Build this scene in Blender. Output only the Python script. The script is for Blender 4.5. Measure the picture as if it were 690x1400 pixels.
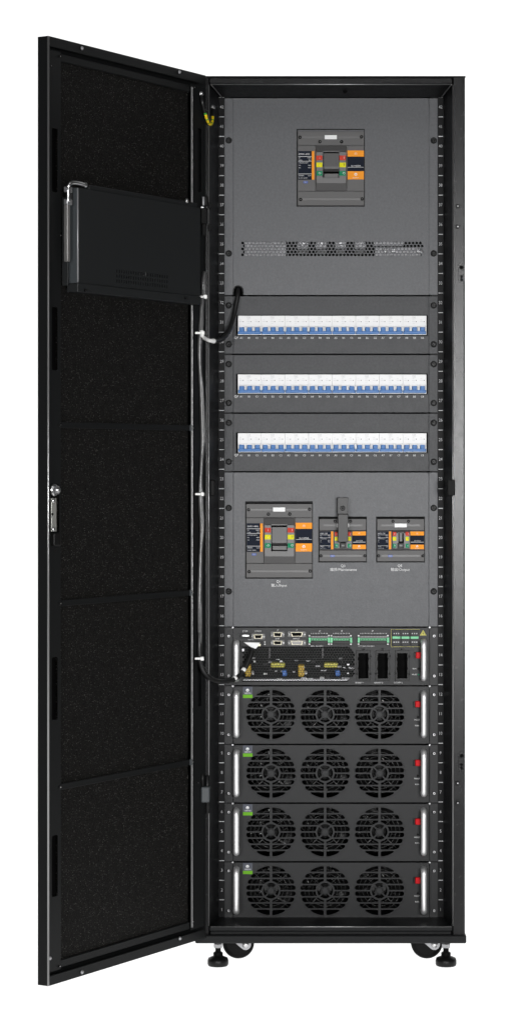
import bpy, bmesh, math, random
from mathutils import Vector, Matrix
random.seed(7)
for o in list(bpy.data.objects): bpy.data.objects.remove(o, do_unlink=True)
SC = bpy.context.scene
COL = SC.collection
R = math.radians

# ------------------------------------------------------------------ camera
D = 5.39            # camera to cabinet front, metres
S0 = 0.001626       # metres per photo pixel at the cabinet front plane (y = 0)
CX, CY = 400.0, 635.0
CAMX = -(451.5 - CX) * S0
def S(y): return S0 * (D + y) / D
CAMZ = (1320 - CY) * S(0.06)
def X(px, y=0.0): return CAMX + (px - CX) * S(y)
def Z(py, y=0.0): return CAMZ - (py - CY) * S(y)

cam = bpy.data.cameras.new('camera')
cam.sensor_fit = 'VERTICAL'; cam.sensor_height = 36; cam.sensor_width = 36
cam.lens = 36 * D / (1400 * S0)
cam.shift_y = -(700 - CY) / 1400
cam.shift_x = (345 - CX) / 1400
cam.clip_end = 100
camo = bpy.data.objects.new('camera', cam); COL.objects.link(camo)
camo.location = (CAMX, -D, CAMZ); camo.rotation_euler = (R(90), 0, 0)
SC.camera = camo

# ------------------------------------------------------------------ world, lamps, exposure
W = bpy.data.worlds.new('World'); SC.world = W; W.use_nodes = True
bg = W.node_tree.nodes['Background']
bg.inputs[0].default_value = (1, 1, 1, 1); bg.inputs[1].default_value = 0.04
SC.view_settings.view_transform = 'Standard'; SC.view_settings.look = 'None'
SC.view_settings.exposure = 0; SC.view_settings.gamma = 1

def area(name, loc, target, sx, sy, power, col=(1, 1, 1), spread=180):
    l = bpy.data.lights.new(name, 'AREA'); l.shape = 'RECTANGLE'; l.size = sx; l.size_y = sy
    l.energy = power; l.color = col; l.spread = R(spread)
    o = bpy.data.objects.new(name, l); COL.objects.link(o); o.location = loc
    d = Vector(target) - Vector(loc)
    o.rotation_euler = d.to_track_quat('-Z', 'Y').to_euler()
    return o
area('softbox_key', (0.95, -5.75, 1.20), (0.05, 0, 1.02), 1.2, 0.7, 16.5, spread=48)
area('softbox_fill', (-1.7, -5.6, 1.35), (0.0, 0, 1.0), 0.8, 1.2, 12, spread=60)
area('softbox_top', (0.5, -2.4, 3.6), (0.0, 0, 1.3), 1.4, 0.8, 8)
# added lamps shine through the translucent floor and backdrop to make them shadowless white
area('underfloor_fill', (0, 0.45, -0.55), (0, 0.45, 0), 6.4, 3.2, 128)
area('backdrop_fill', (0, 2.7, 1.8), (0, 1.8, 1.8), 6.4, 5.0, 185)

# ------------------------------------------------------------------ materials
MAT = {}
def mat(name, col, rough=0.5, metal=0.0, spec=0.5, bump=0.0, bscale=900, vary=0.0, vscale=30, coat=0.0, rvary=0.0):
    m = bpy.data.materials.new(name); m.use_nodes = True
    nt = m.node_tree; b = nt.nodes['Principled BSDF']
    b.inputs['Base Color'].default_value = (*col, 1); b.inputs['Roughness'].default_value = rough
    b.inputs['Metallic'].default_value = metal; b.inputs['Specular IOR Level'].default_value = spec
    b.inputs['Coat Weight'].default_value = coat
    tc = nt.nodes.new('ShaderNodeTexCoord')
    if bump:
        n = nt.nodes.new('ShaderNodeTexNoise'); n.inputs['Scale'].default_value = bscale; n.inputs['Detail'].default_value = 3
        nt.links.new(tc.outputs['Object'], n.inputs['Vector'])
        bp = nt.nodes.new('ShaderNodeBump'); bp.inputs['Strength'].default_value = bump; bp.inputs['Distance'].default_value = 0.001
        nt.links.new(n.outputs['Fac'], bp.inputs['Height']); nt.links.new(bp.outputs['Normal'], b.inputs['Normal'])
    if vary:
        n = nt.nodes.new('ShaderNodeTexNoise'); n.inputs['Scale'].default_value = vscale; n.inputs['Detail'].default_value = 6
        nt.links.new(tc.outputs['Object'], n.inputs['Vector'])
        mx = nt.nodes.new('ShaderNodeMix'); mx.data_type = 'RGBA'
        mx.inputs[6].default_value = (*[c * (1 - vary) for c in col], 1); mx.inputs[7].default_value = (*[c * (1 + vary) for c in col], 1)
        nt.links.new(n.outputs['Fac'], mx.inputs[0]); nt.links.new(mx.outputs[2], b.inputs['Base Color'])
    if rvary:
        n = nt.nodes.new('ShaderNodeTexNoise'); n.inputs['Scale'].default_value = 60; n.inputs['Detail'].default_value = 5
        nt.links.new(tc.outputs['Object'], n.inputs['Vector'])
        mr = nt.nodes.new('ShaderNodeMapRange'); mr.inputs[3].default_value = rough - rvary; mr.inputs[4].default_value = rough + rvary
        nt.links.new(n.outputs['Fac'], mr.inputs[0]); nt.links.new(mr.outputs[0], b.inputs['Roughness'])
    MAT[name] = m
    return m
mat('black_paint', (0.0075, 0.008, 0.0085), 0.42, spec=0.14, bump=0.35, bscale=700, rvary=0.08)
mat('post_paint', (0.008, 0.008, 0.0085), 0.26, spec=0.25, bump=0.25, bscale=420, rvary=0.05)
mat('edge_highlight', (0.32, 0.32, 0.32), 0.32, metal=0.75)  # pale metal laid along edges to stand in for their highlights
mat('door_paint', (0.0085, 0.009, 0.0092), 0.45, spec=0.10, bump=0.2, bscale=700)
mat('housing_paint', (0.0155, 0.0165, 0.017), 0.45, spec=0.18, bump=0.2, bscale=700)
mat('rod_grey', (0.17, 0.165, 0.16), 0.42, metal=0.4)
mat('panel_paint', (0.067, 0.069, 0.075), 0.42, spec=0.34, bump=0.3, bscale=600, vary=0.28, vscale=190, rvary=0.06)
mat('row_paint', (0.035, 0.036, 0.039), 0.42, spec=0.22, bump=0.3, bscale=600, vary=0.38, vscale=190, rvary=0.06)
mat('module_paint', (0.0095, 0.0098, 0.0106), 0.42, spec=0.26, bump=0.25, bscale=600, vary=0.12, vscale=260)
mat('grille_paint', (0.05, 0.05, 0.05), 0.3, metal=0.5)
mat('dark_inside', (0.0016, 0.0016, 0.0016), 0.7, spec=0.06)
mat('rail_paint', (0.0055, 0.0055, 0.006), 0.5, spec=0.12)
mat('black_plastic', (0.005, 0.005, 0.005), 0.38, spec=0.22)
mat('matt_black', (0.004, 0.004, 0.004), 0.6, spec=0.15)
mat('rubber', (0.009, 0.009, 0.009), 0.38, spec=0.5)
mat('sleeve', (0.06, 0.06, 0.06), 0.30, spec=0.7, bump=0.4, bscale=300, vary=0.6, vscale=90)
mat('aluminium', (0.88, 0.88, 0.88), 0.42, metal=0.75, bump=0.1, bscale=900)
mat('lock_paint', (0.018, 0.0175, 0.0175), 0.4, spec=0.3)
mat('gloss_black', (0.006, 0.006, 0.006), 0.16, spec=0.6)
mat('mesh_metal', (0.008, 0.008, 0.008), 0.36, spec=0.22)
mat('steel_and_lit_side', (0.05, 0.056, 0.06), 0.4, spec=0.4)  # grey for clips and hinge; lit housing side and slot glints painted with it
mat('steel', (0.62, 0.62, 0.62), 0.28, metal=1.0)
mat('zinc', (0.42, 0.42, 0.43), 0.40, metal=0.8, vary=0.1, vscale=200)
mat('bright_busbar', (0.24, 0.24, 0.25), 0.45, metal=0.45, vary=0.45, vscale=20)
mat('bracket_grey', (0.33, 0.33, 0.34), 0.42, metal=0.5)
mat('white_plastic', (0.72, 0.72, 0.72), 0.4, spec=0.4)
mat('white_print', (0.72, 0.72, 0.72), 0.6, spec=0.2)
mat('grey_print', (0.42, 0.42, 0.43), 0.6, spec=0.2)
mat('faint_print', (0.50, 0.50, 0.51), 0.6, spec=0.2)
mat('blue_plastic', (0.028, 0.135, 0.37), 0.4, spec=0.25)
mat('dark_blue', (0.035, 0.13, 0.33), 0.4, spec=0.4)
mat('orange_label', (0.83, 0.30, 0.025), 0.5, spec=0.08)
mat('navy_label', (0.011, 0.014, 0.024), 0.6, spec=0.06)
mat('red_label', (0.50, 0.045, 0.026), 0.5, spec=0.08)
mat('yellow_label', (0.66, 0.62, 0.012), 0.5, spec=0.08)
mat('green_label', (0.004, 0.19, 0.085), 0.5, spec=0.08)
mat('mccb_body', (0.088, 0.086, 0.086), 0.5, spec=0.3, bump=0.15, bscale=500)
mat('mccb_bezel', (0.075, 0.073, 0.073), 0.42, spec=0.5)
mat('mccb_handle', (0.075, 0.073, 0.073), 0.42, spec=0.4)
mat('oval_blue', (0.02, 0.06, 0.28), 0.4)
mat('red_switch', (0.50, 0.006, 0.010), 0.45, spec=0.12)
mat('lime_label', (0.13, 0.36, 0.02), 0.5, spec=0.08)
mat('slate_label', (0.085, 0.09, 0.11), 0.5, spec=0.08)
mat('terminal_green', (0.16, 0.52, 0.27), 0.45, spec=0.4)
mat('beige_metal', (0.56, 0.52, 0.40), 0.35, metal=0.6)
mat('board_green', (0.003, 0.0042, 0.0032), 0.6, spec=0.1)
mat('coil_yellow', (0.62, 0.40, 0.02), 0.5)
mat('tape_yellow', (0.60, 0.55, 0.07), 0.5)
mat('cap_blue', (0.03, 0.16, 0.55), 0.4)
mat('wire_yellow', (0.80, 0.55, 0.01), 0.4)
mat('wire_green', (0.05, 0.30, 0.03), 0.4)
mat('tie_white', (0.80, 0.80, 0.78), 0.4)
mat('tyre', (0.004, 0.004, 0.004), 0.5, spec=0.08)
mat('coated_plate', (0.30, 0.30, 0.28), 0.45, metal=0.45)

def foam():
    m = bpy.data.materials.new('foam'); m.use_nodes = True
    nt = m.node_tree; b = nt.nodes['Principled BSDF']; tc = nt.nodes.new('ShaderNodeTexCoord')
    v = nt.nodes.new('ShaderNodeTexVoronoi'); v.inputs['Scale'].default_value = 430
    nt.links.new(tc.outputs['Object'], v.inputs['Vector'])
    sep = nt.nodes.new('ShaderNodeSeparateColor'); nt.links.new(v.outputs['Color'], sep.inputs[0])
    # a few cells of the open-pore foam are pale flecks of different strength
    r1 = nt.nodes.new('ShaderNodeMapRange'); r1.inputs[1].default_value = 0.52; r1.inputs[2].default_value = 1.0
    nt.links.new(sep.outputs[0], r1.inputs[0])
    r2 = nt.nodes.new('ShaderNodeMapRange'); r2.inputs[1].default_value = 0.45; r2.inputs[2].default_value = 0.12
    nt.links.new(v.outputs['Distance'], r2.inputs[0])
    p = nt.nodes.new('ShaderNodeMath'); p.operation = 'POWER'; p.inputs[1].default_value = 4.0
    nt.links.new(r1.outputs[0], p.inputs[0])
    q = nt.nodes.new('ShaderNodeMath'); q.operation = 'MULTIPLY'
    nt.links.new(p.outputs[0], q.inputs[0]); nt.links.new(r2.outputs[0], q.inputs[1])
    mx = nt.nodes.new('ShaderNodeMix'); mx.data_type = 'RGBA'
    mx.inputs[6].default_value = (0.0050, 0.0045, 0.0038, 1); mx.inputs[7].default_value = (0.22, 0.215, 0.20, 1)
    nt.links.new(q.outputs[0], mx.inputs[0]); nt.links.new(mx.outputs[2], b.inputs['Base Color'])
    g = nt.nodes.new('ShaderNodeTexNoise'); g.inputs['Scale'].default_value = 330; g.inputs['Detail'].default_value = 2
    nt.links.new(tc.outputs['Object'], g.inputs['Vector'])
    gr = nt.nodes.new('ShaderNodeMapRange'); gr.inputs[1].default_value = 0.36; gr.inputs[2].default_value = 0.64
    nt.links.new(g.outputs['Fac'], gr.inputs[0])
    gm = nt.nodes.new('ShaderNodeMix'); gm.data_type = 'RGBA'
    gm.inputs[6].default_value = (0.0018, 0.0016, 0.0014, 1); gm.inputs[7].default_value = (0.0095, 0.0088, 0.0077, 1)
    nt.links.new(gr.outputs[0], gm.inputs[0]); nt.links.new(gm.outputs[2], mx.inputs[6])
    n = nt.nodes.new('ShaderNodeTexNoise'); n.inputs['Scale'].default_value = 420; n.inputs['Detail'].default_value = 4
    nt.links.new(tc.outputs['Object'], n.inputs['Vector'])
    bp = nt.nodes.new('ShaderNodeBump'); bp.inputs['Strength'].default_value = 1.0; bp.inputs['Distance'].default_value = 0.004
    nt.links.new(n.outputs['Fac'], bp.inputs['Height']); nt.links.new(bp.outputs['Normal'], b.inputs['Normal'])
    b.inputs['Roughness'].default_value = 0.75; b.inputs['Specular IOR Level'].default_value = 0.12
    MAT['foam'] = m
foam()
def sheet_mat():
    m = bpy.data.materials.new('translucent_sheet'); m.use_nodes = True
    nt = m.node_tree; nt.nodes.remove(nt.nodes['Principled BSDF'])
    t = nt.nodes.new('ShaderNodeBsdfTranslucent'); t.inputs[0].default_value = (0.9, 0.9, 0.9, 1)
    d = nt.nodes.new('ShaderNodeBsdfDiffuse'); d.inputs[0].default_value = (0.9, 0.9, 0.9, 1)
    mx = nt.nodes.new('ShaderNodeMixShader'); mx.inputs[0].default_value = 0.35
    nt.links.new(t.outputs[0], mx.inputs[1]); nt.links.new(d.outputs[0], mx.inputs[2])
    nt.links.new(mx.outputs[0], nt.nodes['Material Output'].inputs[0])
    MAT['translucent_sheet'] = m
sheet_mat()

# ------------------------------------------------------------------ mesh helpers
def curve_faces(loops, depth, bevel=0.0):
    cu = bpy.data.curves.new('t', 'CURVE'); cu.dimensions = '2D'; cu.fill_mode = 'BOTH'
    cu.extrude = max(depth / 2 - bevel, 0)
    if bevel: cu.bevel_depth = bevel; cu.bevel_resolution = 0; cu.offset = -bevel
    for lp in loops:
        s = cu.splines.new('POLY'); s.points.add(len(lp) - 1); s.use_cyclic_u = True
        for p, q in zip(s.points, lp): p.co = (q[0], q[1], 0, 1)
    return _grab(cu)
def _grab(cu):
    ob = bpy.data.objects.new('t', cu); COL.objects.link(ob)
    bpy.context.view_layer.update()
    me = bpy.data.meshes.new_from_object(ob.evaluated_get(bpy.context.evaluated_depsgraph_get()))
    vs = [v.co.copy() for v in me.vertices]; fs = [list(p.vertices) for p in me.polygons]
    bpy.data.meshes.remove(me); bpy.data.objects.remove(ob)
    bpy.data.curves.remove(cu)
    return vs, fs
TEXT_CACHE = {}
def text_faces(s, align):
    k = (s, align)
    if k not in TEXT_CACHE:
        cu = bpy.data.curves.new('t', 'FONT'); cu.body = s; cu.size = 1; cu.resolution_u = 2
        cu.align_x = align; cu.align_y = 'CENTER'
        TEXT_CACHE[k] = _grab(cu)
    return TEXT_CACHE[k]

class MB:
    """collects shapes into one mesh; xf maps builder coordinates to world"""
    def __init__(s, m='black_paint', xf=None):
        s.v = []; s.f = []; s.fm = []; s.sm = []; s.m = m; s.xf = xf
    def add(s, vs, fs, smooth=False, m=None):
        o = len(s.v); s.v += [Vector(v) for v in vs]
        for f in fs: s.f.append([i + o for i in f]); s.fm.append(m or s.m); s.sm.append(smooth)
        return s
    def box(s, x0, x1, y0, y1, z0, z1, bev=0.0, m=None, seg=1):
        x0, x1 = sorted((x0, x1)); y0, y1 = sorted((y0, y1)); z0, z1 = sorted((z0, z1))
        vs = [(x, y, z) for x in (x0, x1) for y in (y0, y1) for z in (z0, z1)]
        fs = [(0, 1, 3, 2), (4, 6, 7, 5), (0, 4, 5, 1), (2, 3, 7, 6), (0, 2, 6, 4), (1, 5, 7, 3)]
        bev = min(bev, 0.45 * min(x1 - x0, y1 - y0, z1 - z0))
        if bev <= 0: return s.add(vs, fs, m=m)
        bm = bmesh.new(); bv = [bm.verts.new(v) for v in vs]
        for f in fs: bm.faces.new([bv[i] for i in f])
        bmesh.ops.bevel(bm, geom=list(bm.edges), offset=bev, segments=seg, affect='EDGES', profile=0.5)
        bm.verts.index_update()
        s.add([v.co.copy() for v in bm.verts], [[v.index for v in f.verts] for f in bm.faces], smooth=False, m=m)
        bm.free(); return s
    def pbox(s, px0, px1, py0, py1, y0, y1, bev=0.0, m=None, seg=1):
        """box whose front face (y0) spans these photo pixels"""
        return s.box(X(px0, y0), X(px1, y0), y0, y1, Z(py1, y0), Z(py0, y0), bev, m, seg)
    def plate(s, loops, yf, th, bevel=0.0, m=None):
        """loops of (x, z); front face at y = yf, thickness th going back"""
        vs, fs = curve_faces(loops, th, bevel)
        return s.add([(v.x, yf + th / 2 - v.z, v.y) for v in vs], fs, m=m)
    def dplate(s, loops, wf, th, bevel=0.0, m=None):
        """the same in door coordinates: visible face at +w"""
        vs, fs = curve_faces(loops, th, bevel)
        return s.add([(v.x, wf - th / 2 + v.z, v.y) for v in vs], [f[::-1] for f in fs], m=m)
    def text(s, t, x, z, y, size, align='CENTER', m=None, sx=1.0):
        vs, fs = text_faces(t, align)
        return s.add([(x + v.x * size * sx, y, z + v.y * size) for v in vs], fs, m=m)
    def ptext(s, t, px, py, y, hpx, align='CENTER', m=None, sx=1.0):
        return s.text(t, X(px, y), Z(py, y), y, hpx * S(y) * 1.37, align, m, sx)
    def frame(s, d):
        d = Vector(d).normalized(); up = Vector((0, 0, 1)) if abs(d.z) < 0.9 else Vector((1, 0, 0))
        a = d.cross(up).normalized(); return a, d.cross(a)
    def lathe(s, p, d, prof, seg=20, m=None, smooth=True):
        """prof: list of (distance along d, radius)"""
        p = Vector(p); d = Vector(d).normalized(); a, b = s.frame(d); vs = []; fs = []
        for t, r in prof:
            for k in range(seg):
                an = 2 * math.pi * k / seg; vs.append(p + d * t + (a * math.cos(an) + b * math.sin(an)) * r)
        for i in range(len(prof) - 1):
            for k in range(seg):
                q = (k + 1) % seg; fs.append((i * seg + k, i * seg + q, (i + 1) * seg + q, (i + 1) * seg + k))
        s.add(vs, fs, smooth, m)
        n = len(s.v) - len(vs)
        s.f.append([n + k for k in range(seg)][::-1]); s.fm.append(m or s.m); s.sm.append(False)
        s.f.append([n + (len(prof) - 1) * seg + k for k in range(seg)]); s.fm.append(m or s.m); s.sm.append(False)
        return s
    def cyl(s, p, q, r, seg=14, m=None):
        p, q = Vector(p), Vector(q); L = (q - p).length; b = min(r, L) * 0.15
        return s.lathe(p, q - p, [(0, r - b), (b, r), (L - b, r), (L, r - b)], seg, m)
    def tube(s, pts, r, seg=10, m=None, smooth_path=6, mfun=None):
        P = [Vector(p) for p in pts]
        if smooth_path > 1 and len(P) > 2:
            Q = []; E = [P[0] * 2 - P[1]] + P + [P[-1] * 2 - P[-2]]
            for i in range(1, len(E) - 2):
                for k in range(smooth_path):
                    t = k / smooth_path; a, b, c, d = E[i - 1:i + 3]
                    Q.append(0.5 * ((2 * b) + (c - a) * t + (2 * a - 5 * b + 4 * c - d) * t * t + (3 * b - a - 3 * c + d) * t ** 3))
            P = Q + [P[-1]]
        n = len(P); vs = []
        t0 = (P[1] - P[0]).normalized(); a, b = s.frame(t0)
        for i in range(n):
            t = (P[min(i + 1, n - 1)] - P[max(i - 1, 0)]).normalized()
            a = (a - t * a.dot(t)).normalized(); b = t.cross(a)
            rr = r(i / (n - 1)) if callable(r) else r
            for k in range(seg):
                an = 2 * math.pi * k / seg; vs.append(P[i] + (a * math.cos(an) + b * math.sin(an)) * rr)
        o = len(s.v); s.v += vs
        for i in range(n - 1):
            for k in range(seg):
                q = (k + 1) % seg
                s.f.append([o + i * seg + k, o + i * seg + q, o + (i + 1) * seg + q, o + (i + 1) * seg + k])
                s.fm.append(mfun(i / (n - 1)) if mfun else (m or s.m)); s.sm.append(True)
        for ring, rev in ((0, True), (n - 1, False)):
            f = [o + ring * seg + k for k in range(seg)]
            s.f.append(f[::-1] if rev else f); s.fm.append(m or s.m); s.sm.append(False)
        return s
    def build(s, name, parent=None, label=None):
        base = Vector((0, 0, 0)); p = parent
        while p: base += p.location; p = p.parent
        me = bpy.data.meshes.new(name)
        vs = [(s.xf(v) if s.xf else v) - base for v in s.v]
        me.from_pydata(vs, [], s.f)
        names = sorted(set(s.fm)); ix = {n: i for i, n in enumerate(names)}
        for n in names: me.materials.append(MAT[n])
        me.polygons.foreach_set('material_index', [ix[n] for n in s.fm])
        me.polygons.foreach_set('use_smooth', s.sm)
        bm = bmesh.new(); bm.from_mesh(me); bmesh.ops.recalc_face_normals(bm, faces=bm.faces); bm.to_mesh(me); bm.free()
        me.update()
        o = bpy.data.objects.new(name, me); COL.objects.link(o)
        if parent: o.parent = parent
        if label: o['label'] = label
        return o

def thing(name, label, cat, loc=(0, 0, 0), group=None):
    o = bpy.data.objects.new(name, None); COL.objects.link(o); o.location = loc; o.empty_display_size = 0.05
    o['label'] = label; o['category'] = cat
    if group: o['group'] = group
    bpy.context.view_layer.update()
    return o
def copy_tree(o, parent=None):
    c = o.copy(); COL.objects.link(c)
    if parent: c.parent = parent
    for ch in list(o.children): copy_tree(ch, c)
    return c
def rect(x0, x1, z0, z1): return [(x0, z0), (x1, z0), (x1, z1), (x0, z1)]
def rrect(x0, x1, z0, z1, r, n=4):
    x0, x1 = sorted((x0, x1)); z0, z1 = sorted((z0, z1)); r = min(r, (x1 - x0) / 2.001, (z1 - z0) / 2.001); P = []
    for cx, cz, a0 in ((x1 - r, z0 + r, -90), (x1 - r, z1 - r, 0), (x0 + r, z1 - r, 90), (x0 + r, z0 + r, 180)):
        for k in range(n + 1):
            a = R(a0 + 90 * k / n); P.append((cx + r * math.cos(a), cz + r * math.sin(a)))
    return P
def circ(x, z, r, n=20, a0=0): return [(x + r * math.cos(2 * math.pi * k / n + a0), z + r * math.sin(2 * math.pi * k / n + a0)) for k in range(n)]
def prect(px0, px1, py0, py1, y): return rect(X(px0, y), X(px1, y), Z(py1, y), Z(py0, y))
def prrect(px0, px1, py0, py1, y, rpx, n=4): return rrect(X(px0, y), X(px1, y), Z(py1, y), Z(py0, y), rpx * S(y), n)
def hexes(px0, px1, py0, py1, y, pitch, row, rpx, keep=None):
    H = []; j = 0; py = py0
    while py <= py1 + 1e-6:
        px = px0 + (pitch / 2 if j % 2 else 0)
        while px <= px1 + 1e-6:
            if keep is None or keep(px, py): H.append(circ(X(px, y), Z(py, y), rpx * S(y), 6, R(30)))
            px += pitch
        py += row; j += 1
    return H
def screw(mb, p, d, r, head='black_plastic', sock='dark_inside', h=0.004):
    mb.lathe(p, d, [(0, r), (h * 0.6, r), (h, r * 0.72)], 14, head)
    q = Vector(p) + Vector(d).normalized() * (h + 0.0003)
    mb.lathe(q, d, [(0, r * 0.38), (0.0003, r * 0.36)], 6, sock, smooth=False)
def silver_screw(mb, p, d, r, h=0.003): screw(mb, p, d, r, 'steel', 'dark_inside', h)
FRONT = Vector((0, -1, 0))
YP = 0.114           # face of the rack panels
YR = 0.1165          # face of the rack rails

# ------------------------------------------------------------------ setting
f = MB('translucent_sheet')
f.add([(-3.6, -1.25, 0), (3.6, -1.25, 0), (3.6, 1.3, 0), (-3.6, 1.3, 0)], [(0, 1, 2, 3)])
fl = f.build('floor'); fl['kind'] = 'structure'
prof = [(1.3, 0)] + [(1.3 + 0.5 * math.sin(R(a)), 0.5 - 0.5 * math.cos(R(a))) for a in range(9, 91, 9)] + [(1.8, 4.8)]
b = MB('translucent_sheet')
b.add([(x, y, z) for y, z in prof for x in (-3.6, 3.6)], [(2 * i, 2 * i + 1, 2 * i + 3, 2 * i + 2) for i in range(len(prof) - 1)], True)
bd = b.build('backdrop'); bd['kind'] = 'structure'

# ------------------------------------------------------------------ cabinet
cab = thing('equipment_cabinet', 'tall black rack cabinet with its door swung open, standing on casters and levelling feet', 'cabinet', (0, 0.4, 0))
DEP = 0.92
xl, xr = X(267.5), X(635.5)
zt, zb = Z(104), Z(1279)
# shell
m = MB('black_paint')
m.box(xl, xl + 0.002, 0.03, DEP, zb, zt - 0.004)
m.build('side_panel', cab)
m = MB('black_paint'); m.box(xr - 0.002, xr, 0.03, DEP, zb, zt - 0.004); m.build('side_panel', cab)
m = MB('black_paint'); m.box(xl + 0.003, xr - 0.003, DEP - 0.004, DEP - 0.001, zb, zt - 0.004); m.build('rear_panel', cab)
m = MB('black_paint'); m.box(xl - 0.0005, xr + 0.0005, -0.002, DEP, zt - 0.003, zt, 0.001); m.build('roof', cab)
# front frame: two posts with a sloping inner reveal, header and sill
yi = 0.108
def post(sign):
    m = MB('post_paint')
    if sign > 0: a, b_, c = X(635), X(618), X(606.2, yi)
    else: a, b_, c = X(268), X(286), X(299.0, yi)
    z0, z1 = zb, zt - 0.0035
    prof = [(a, 0.003), (a - sign * 0.003, 0.0), (b_ + sign * 0.0025, 0.0), (b_, 0.0025), (c, yi), (c, yi + 0.003), (a, yi + 0.003)]
    n = len(prof)
    vs = [(x, y, z) for z in (z0, z1) for x, y in prof]
    fs = [(i, (i + 1) % n, n + (i + 1) % n, n + i) for i in range(n)] + [tuple(range(n))[::-1], tuple(range(n, 2 * n))]
    m.add(vs, fs[:3], m='post_paint')
    m.tube([(b_ + sign * 0.0008, 0.0005, Z(1266)), (b_ + sign * 0.0008, 0.0005, Z(116))], 0.0011, 8, 'edge_highlight', 1)  # highlight of the post's inner edge, drawn as a pale tube
    m.add(vs, fs[3:], m='black_paint')
    return m
pr = post(1); ppr = pr.build('post', cab, 'right front post with bolts and slotted plates')
ppl = post(-1).build('post', cab, 'left front post beside the open door')
def post_fitting(px, py):
    s_ = MB('post_paint')
    s_.plate([prrect(px - 4.2, px + 4.2, py - 14, py + 14, 0, 4.2), circ(X(px), Z(py - 8), 2.6 * S0), circ(X(px), Z(py + 4.5), 1.9 * S0), circ(X(px), Z(py + 9), 1.9 * S0)], -0.0015, 0.0014, 0.0004)
    for dy, r_ in ((-8, 2.5), (4.5, 1.8), (9, 1.8)): s_.lathe((X(px), -0.0002, Z(py + dy)), FRONT, [(0, r_ * S0), (0.0002, r_ * S0)], 12, 'dark_inside')
    s_.build('slotted_plate', ppr)
post_fitting(630.2, 373.5); post_fitting(630.2, 1041)
for py in (282, 310, 1070.5, 1097.5):
    s_ = MB(); screw(s_, (X(625), -0.0003, Z(py)), FRONT, 3.0 * S0, 'black_plastic', 'dark_inside', 0.004)
    s_.lathe((X(625), -0.0047, Z(py + 0.0)), FRONT, [(0, 1.0 * S0), (0.0004, 0.8 * S0)], 8, 'zinc'); s_.build('bolt', ppr)
# latch keepers on the inner edges
m = MB('matt_black'); m.pbox(611, 621.5, 655.5, 677.5, -0.006, 0.02, 0.002); m.build('latch_keeper', ppr)
m = MB('matt_black'); m.pbox(287, 293.6, 656, 678, 0.002, 0.03, 0.002); m.build('latch_keeper', ppl)
# header
m = MB('post_paint')
x0, x1 = X(286.3), X(617.7)
m.box(x0, x1, 0.0, yi, Z(114.5), zt - 0.0035, 0.0018)
m2 = MB('black_paint')
a0, a1 = X(287), X(617.5); c0, c1 = X(303, yi), X(602.5, yi)
zA, zB = Z(114.5) - 0.0005, Z(133, yi)
vs = [(a0, 0.002, zA), (a1, 0.002, zA), (c1, yi, zB), (c0, yi, zB), (a0, yi, zA), (a1, yi, zA)]
m2.add(vs, [(0, 1, 2, 3), (0, 3, 4), (1, 5, 2), (3, 2, 5, 4), (0, 4, 5, 1)])
hd = m.build('header', cab)
m2.build('header_reveal', hd)
m = MB('dark_inside'); m.lathe((X(471.5, 0.05), 0.056, Z(124.6, 0.05)), (0, -1, 0.12), [(0, 3 * S0), (0.004, 3 * S0)], 14); m.build('hole', hd)
# weld seams on the mitred corners and a pale tube as the header edge's highlight
m = MB('zinc')
m.tube([(X(288), 0.0006, Z(115.2)), (X(616), 0.0006, Z(115.2))], 0.0012, 8, 'edge_highlight', 1)
for px0, px1 in ((288.5, 303.5), (616.5, 602)):
    pts = []
    for k in range(6):
        t = k / 5; y = 0.003 + t * (yi - 0.004)
        pts.append((X(px0 + (px1 - px0) * t, y) , y - 0.001, zA + (zB - zA) * t - 0.0005 + random.uniform(-.0006, .0006)))
    m.tube(pts, 0.0012, 6, 'edge_highlight', 1)
m.build('weld_seam', hd)
# sill and floor of the cabinet
m = MB('black_paint')
m.box(X(286.3), X(617.7), 0.0, DEP - 0.01, Z(1273.2), Z(1267), 0.0015)
m.box(X(287.5), X(616.5), 0.004, DEP - 0.01, Z(1279.5), Z(1273.6), 0.001)
m.tube([(X(288), 0.0005, Z(1267.2)), (X(617), 0.0005, Z(1267.2))], 0.0010, 6, 'edge_highlight', 1)
sl = m.build('sill', cab)
m = MB('post_paint')
m.tube([(X(617.5), 0.0, Z(1263)), (X(616.5), 0.006, Z(1267)), (X(614), 0.012, Z(1266.6))], 0.0016, 6)
m.build('weld_seam', sl)
m = MB('black_paint'); m.box(X(267), X(636.3), -0.012, DEP, Z(1290, -0.012), Z(1279, -0.012), 0.0022)
m.build('plinth', cab)
# rails with scale
U0 = 1257.0; UP = (1257.0 - 133.0) / 42
for side in (-1, 1):
    m = MB('rail_paint')
    if side < 0: m.pbox(296, 316, 133.5, 1259, YR, YR + 0.03)
    else: m.pbox(588, 608.5, 133.5, 1259, YR, YR + 0.03)
    rl = m.build('mounting_rail', cab)
    s_ = MB('faint_print')
    for u in range(43):
        py = U0 - u * UP
        xa, xb = (299.5, 306.2) if side < 0 else (598.8, 605)
        s_.pbox(xa, xb, py - 0.5, py + 0.5, YR - 0.0005, YR - 0.0001)
        if u < 42:
            s_.ptext(str(u + 1), 303.2 if side < 0 else 601.6, py - UP / 2 - (0.0), YR - 0.0006, 4.4, m='faint_print', sx=0.85)
    s_.build('scale_marks', rl)
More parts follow.
